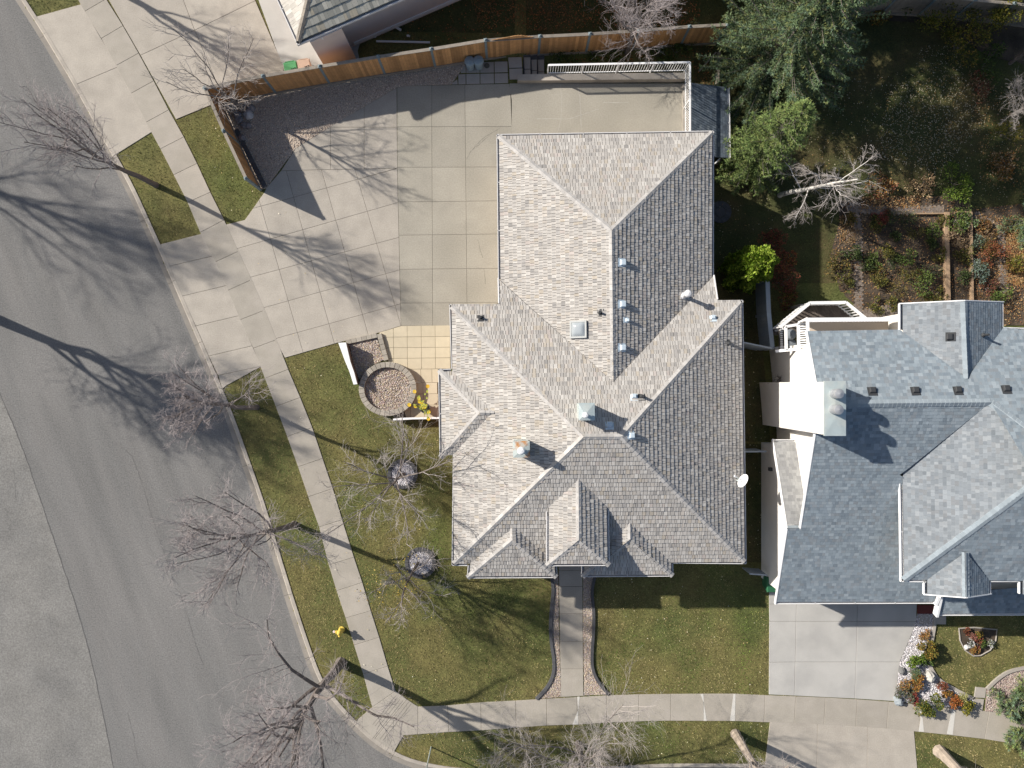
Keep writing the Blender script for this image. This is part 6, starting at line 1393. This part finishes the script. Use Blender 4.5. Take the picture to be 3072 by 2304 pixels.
dx, dy = np.cos(an), np.sin(an); V = np.empty((n, 3, 3)); V[:, 0] = np.stack([X - dy * wd, Y + dx * wd, zb], 1); V[:, 1] = np.stack([X + dy * wd, Y - dx * wd, zb], 1); V[:, 2] = np.stack([X + dx * L * np.sin(tilt), Y + dy * L * np.sin(tilt), zb + .015 + L * np.cos(tilt) * .8], 1)
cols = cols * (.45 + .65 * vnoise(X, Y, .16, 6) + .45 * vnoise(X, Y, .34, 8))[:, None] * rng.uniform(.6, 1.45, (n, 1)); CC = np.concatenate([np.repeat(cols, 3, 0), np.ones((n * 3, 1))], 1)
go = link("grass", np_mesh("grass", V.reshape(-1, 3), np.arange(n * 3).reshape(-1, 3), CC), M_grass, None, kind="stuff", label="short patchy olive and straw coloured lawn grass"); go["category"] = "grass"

def litter(name, label, polys, n, pal, size=.05, z=.03, kind="stuff"):
    Cs = []
    for pg, k in zip(polys, n):
        pa = np.array([tuple(q) for q in pg]); x = rng.uniform(pa[:, 0].min(), pa[:, 0].max(), k * 3); y = rng.uniform(pa[:, 1].min(), pa[:, 1].max(), k * 3); ok = inpoly_np(x, y, [tuple(q) for q in pg]); x, y = x[ok][:k], y[ok][:k]; Cs.append(np.stack([x, y, low_np(x, y) + z + rng.uniform(0, .03, len(x))], 1))
    C = np.concatenate(Cs); D = rng.normal(size=C.shape) * np.array([1, 1, .18]); D, A1 = frames(D); A1[:, 2] *= .2
    l = size * rng.uniform(.6, 1.3, (len(C), 1)); V = np.stack([C - D * l * .5, C + A1 * l * .38, C + D * l * .5, C - A1 * l * .38], 1).reshape(-1, 3); m_ = len(C)
    pal = np.array(pal); cc = pal[rng.integers(0, len(pal), m_)] * rng.uniform(.7, 1.25, (m_, 1)); CC = np.concatenate([np.repeat(cc, 4, 0), np.ones((m_ * 4, 1))], 1)
    o = link(name, np_mesh(name, V, np.arange(m_ * 4).reshape(-1, 4), CC), M_leaf, None, kind=kind, label=label); o["category"] = "leaves"; return o
gw = lambda k, *q: [Gd(*p).xy for p in TT(k, *q)]
litter("fallen_leaves", "scattered pale yellow leaves on the front lawns", [W2([(700, 560), (940, 560), (1340, 1700), (1340, 2100), (1050, 2060), (830, 1100)]), W2([(1770, 1720), (2300, 1720), (2300, 2080), (1820, 2080)]), W2([(1200, 2200), (2290, 2170), (2290, 2290), (1300, 2290)]), W2([(560, 380), (640, 360), (800, 600), (700, 660)]), W2([(2230, 1000), (2300, 1000), (2300, 1700), (2250, 1700)])], [170, 110, 70, 25, 90], [(.62, .56, .36), (.70, .66, .52), (.55, .42, .18)], .055)
litter("fallen_leaves", "pale leaf litter scattered over the shaded back lawn", [gw('t30', (500, 700), (1700, 500), (2212, 900), (2100, 1659), (300, 1659)), gw('t30', (1100, 700), (1700, 600), (1900, 1000), (1500, 1450), (950, 1300)), gw('t21', (1750, 0), (2212, 0), (2212, 700), (1750, 700)), gw('t30', (1350, 380), (1700, 380), (1700, 600), (1300, 600))], [2000, 2600, 160, 250], [(.40, .34, .22), (.52, .46, .33), (.30, .20, .08), (.36, .22, .08), (.45, .40, .30)], .055)
litter("fallen_leaves", "orange and rust leaf litter around the vegetable garden", [[tuple(q) for q in gpoly], gw('gd', (1650, 250), (2300, 250), (2300, 1400), (1660, 1300)), gw('gd', (2000, 420), (2300, 380), (2300, 1100), (2010, 1000)), gw('gd', (140, 250), (320, 250), (330, 560), (140, 560)), gw('gd', (380, 40), (1050, 20), (1050, 170), (380, 180)), gw('t30', (1750, 500), (2300, 900), (2300, 1659), (1850, 1500))], [6000, 2600, 3600, 500, 900, 900], [(.34, .17, .06), (.42, .24, .10), (.26, .11, .05), (.20, .14, .06), (.48, .33, .17), (.14, .10, .05)], .065)
litter("fallen_leaves", "dark rusty leaf litter behind the timber fence", [gw('n', (1080, -40), (1720, -40), (1720, 95), (1450, 115), (1250, 130), (1080, 90)), gw('n', (1400, -40), (2100, -40), (2100, 70), (1440, 90)), gw('n', (1700, 180), (2140, 130), (2150, 260), (2080, 300), (2080, 190), (1700, 195))], [700, 3800, 700], [(.30, .11, .04), (.40, .17, .06), (.20, .08, .03), (.24, .14, .06), (.12, .07, .035)], .07)
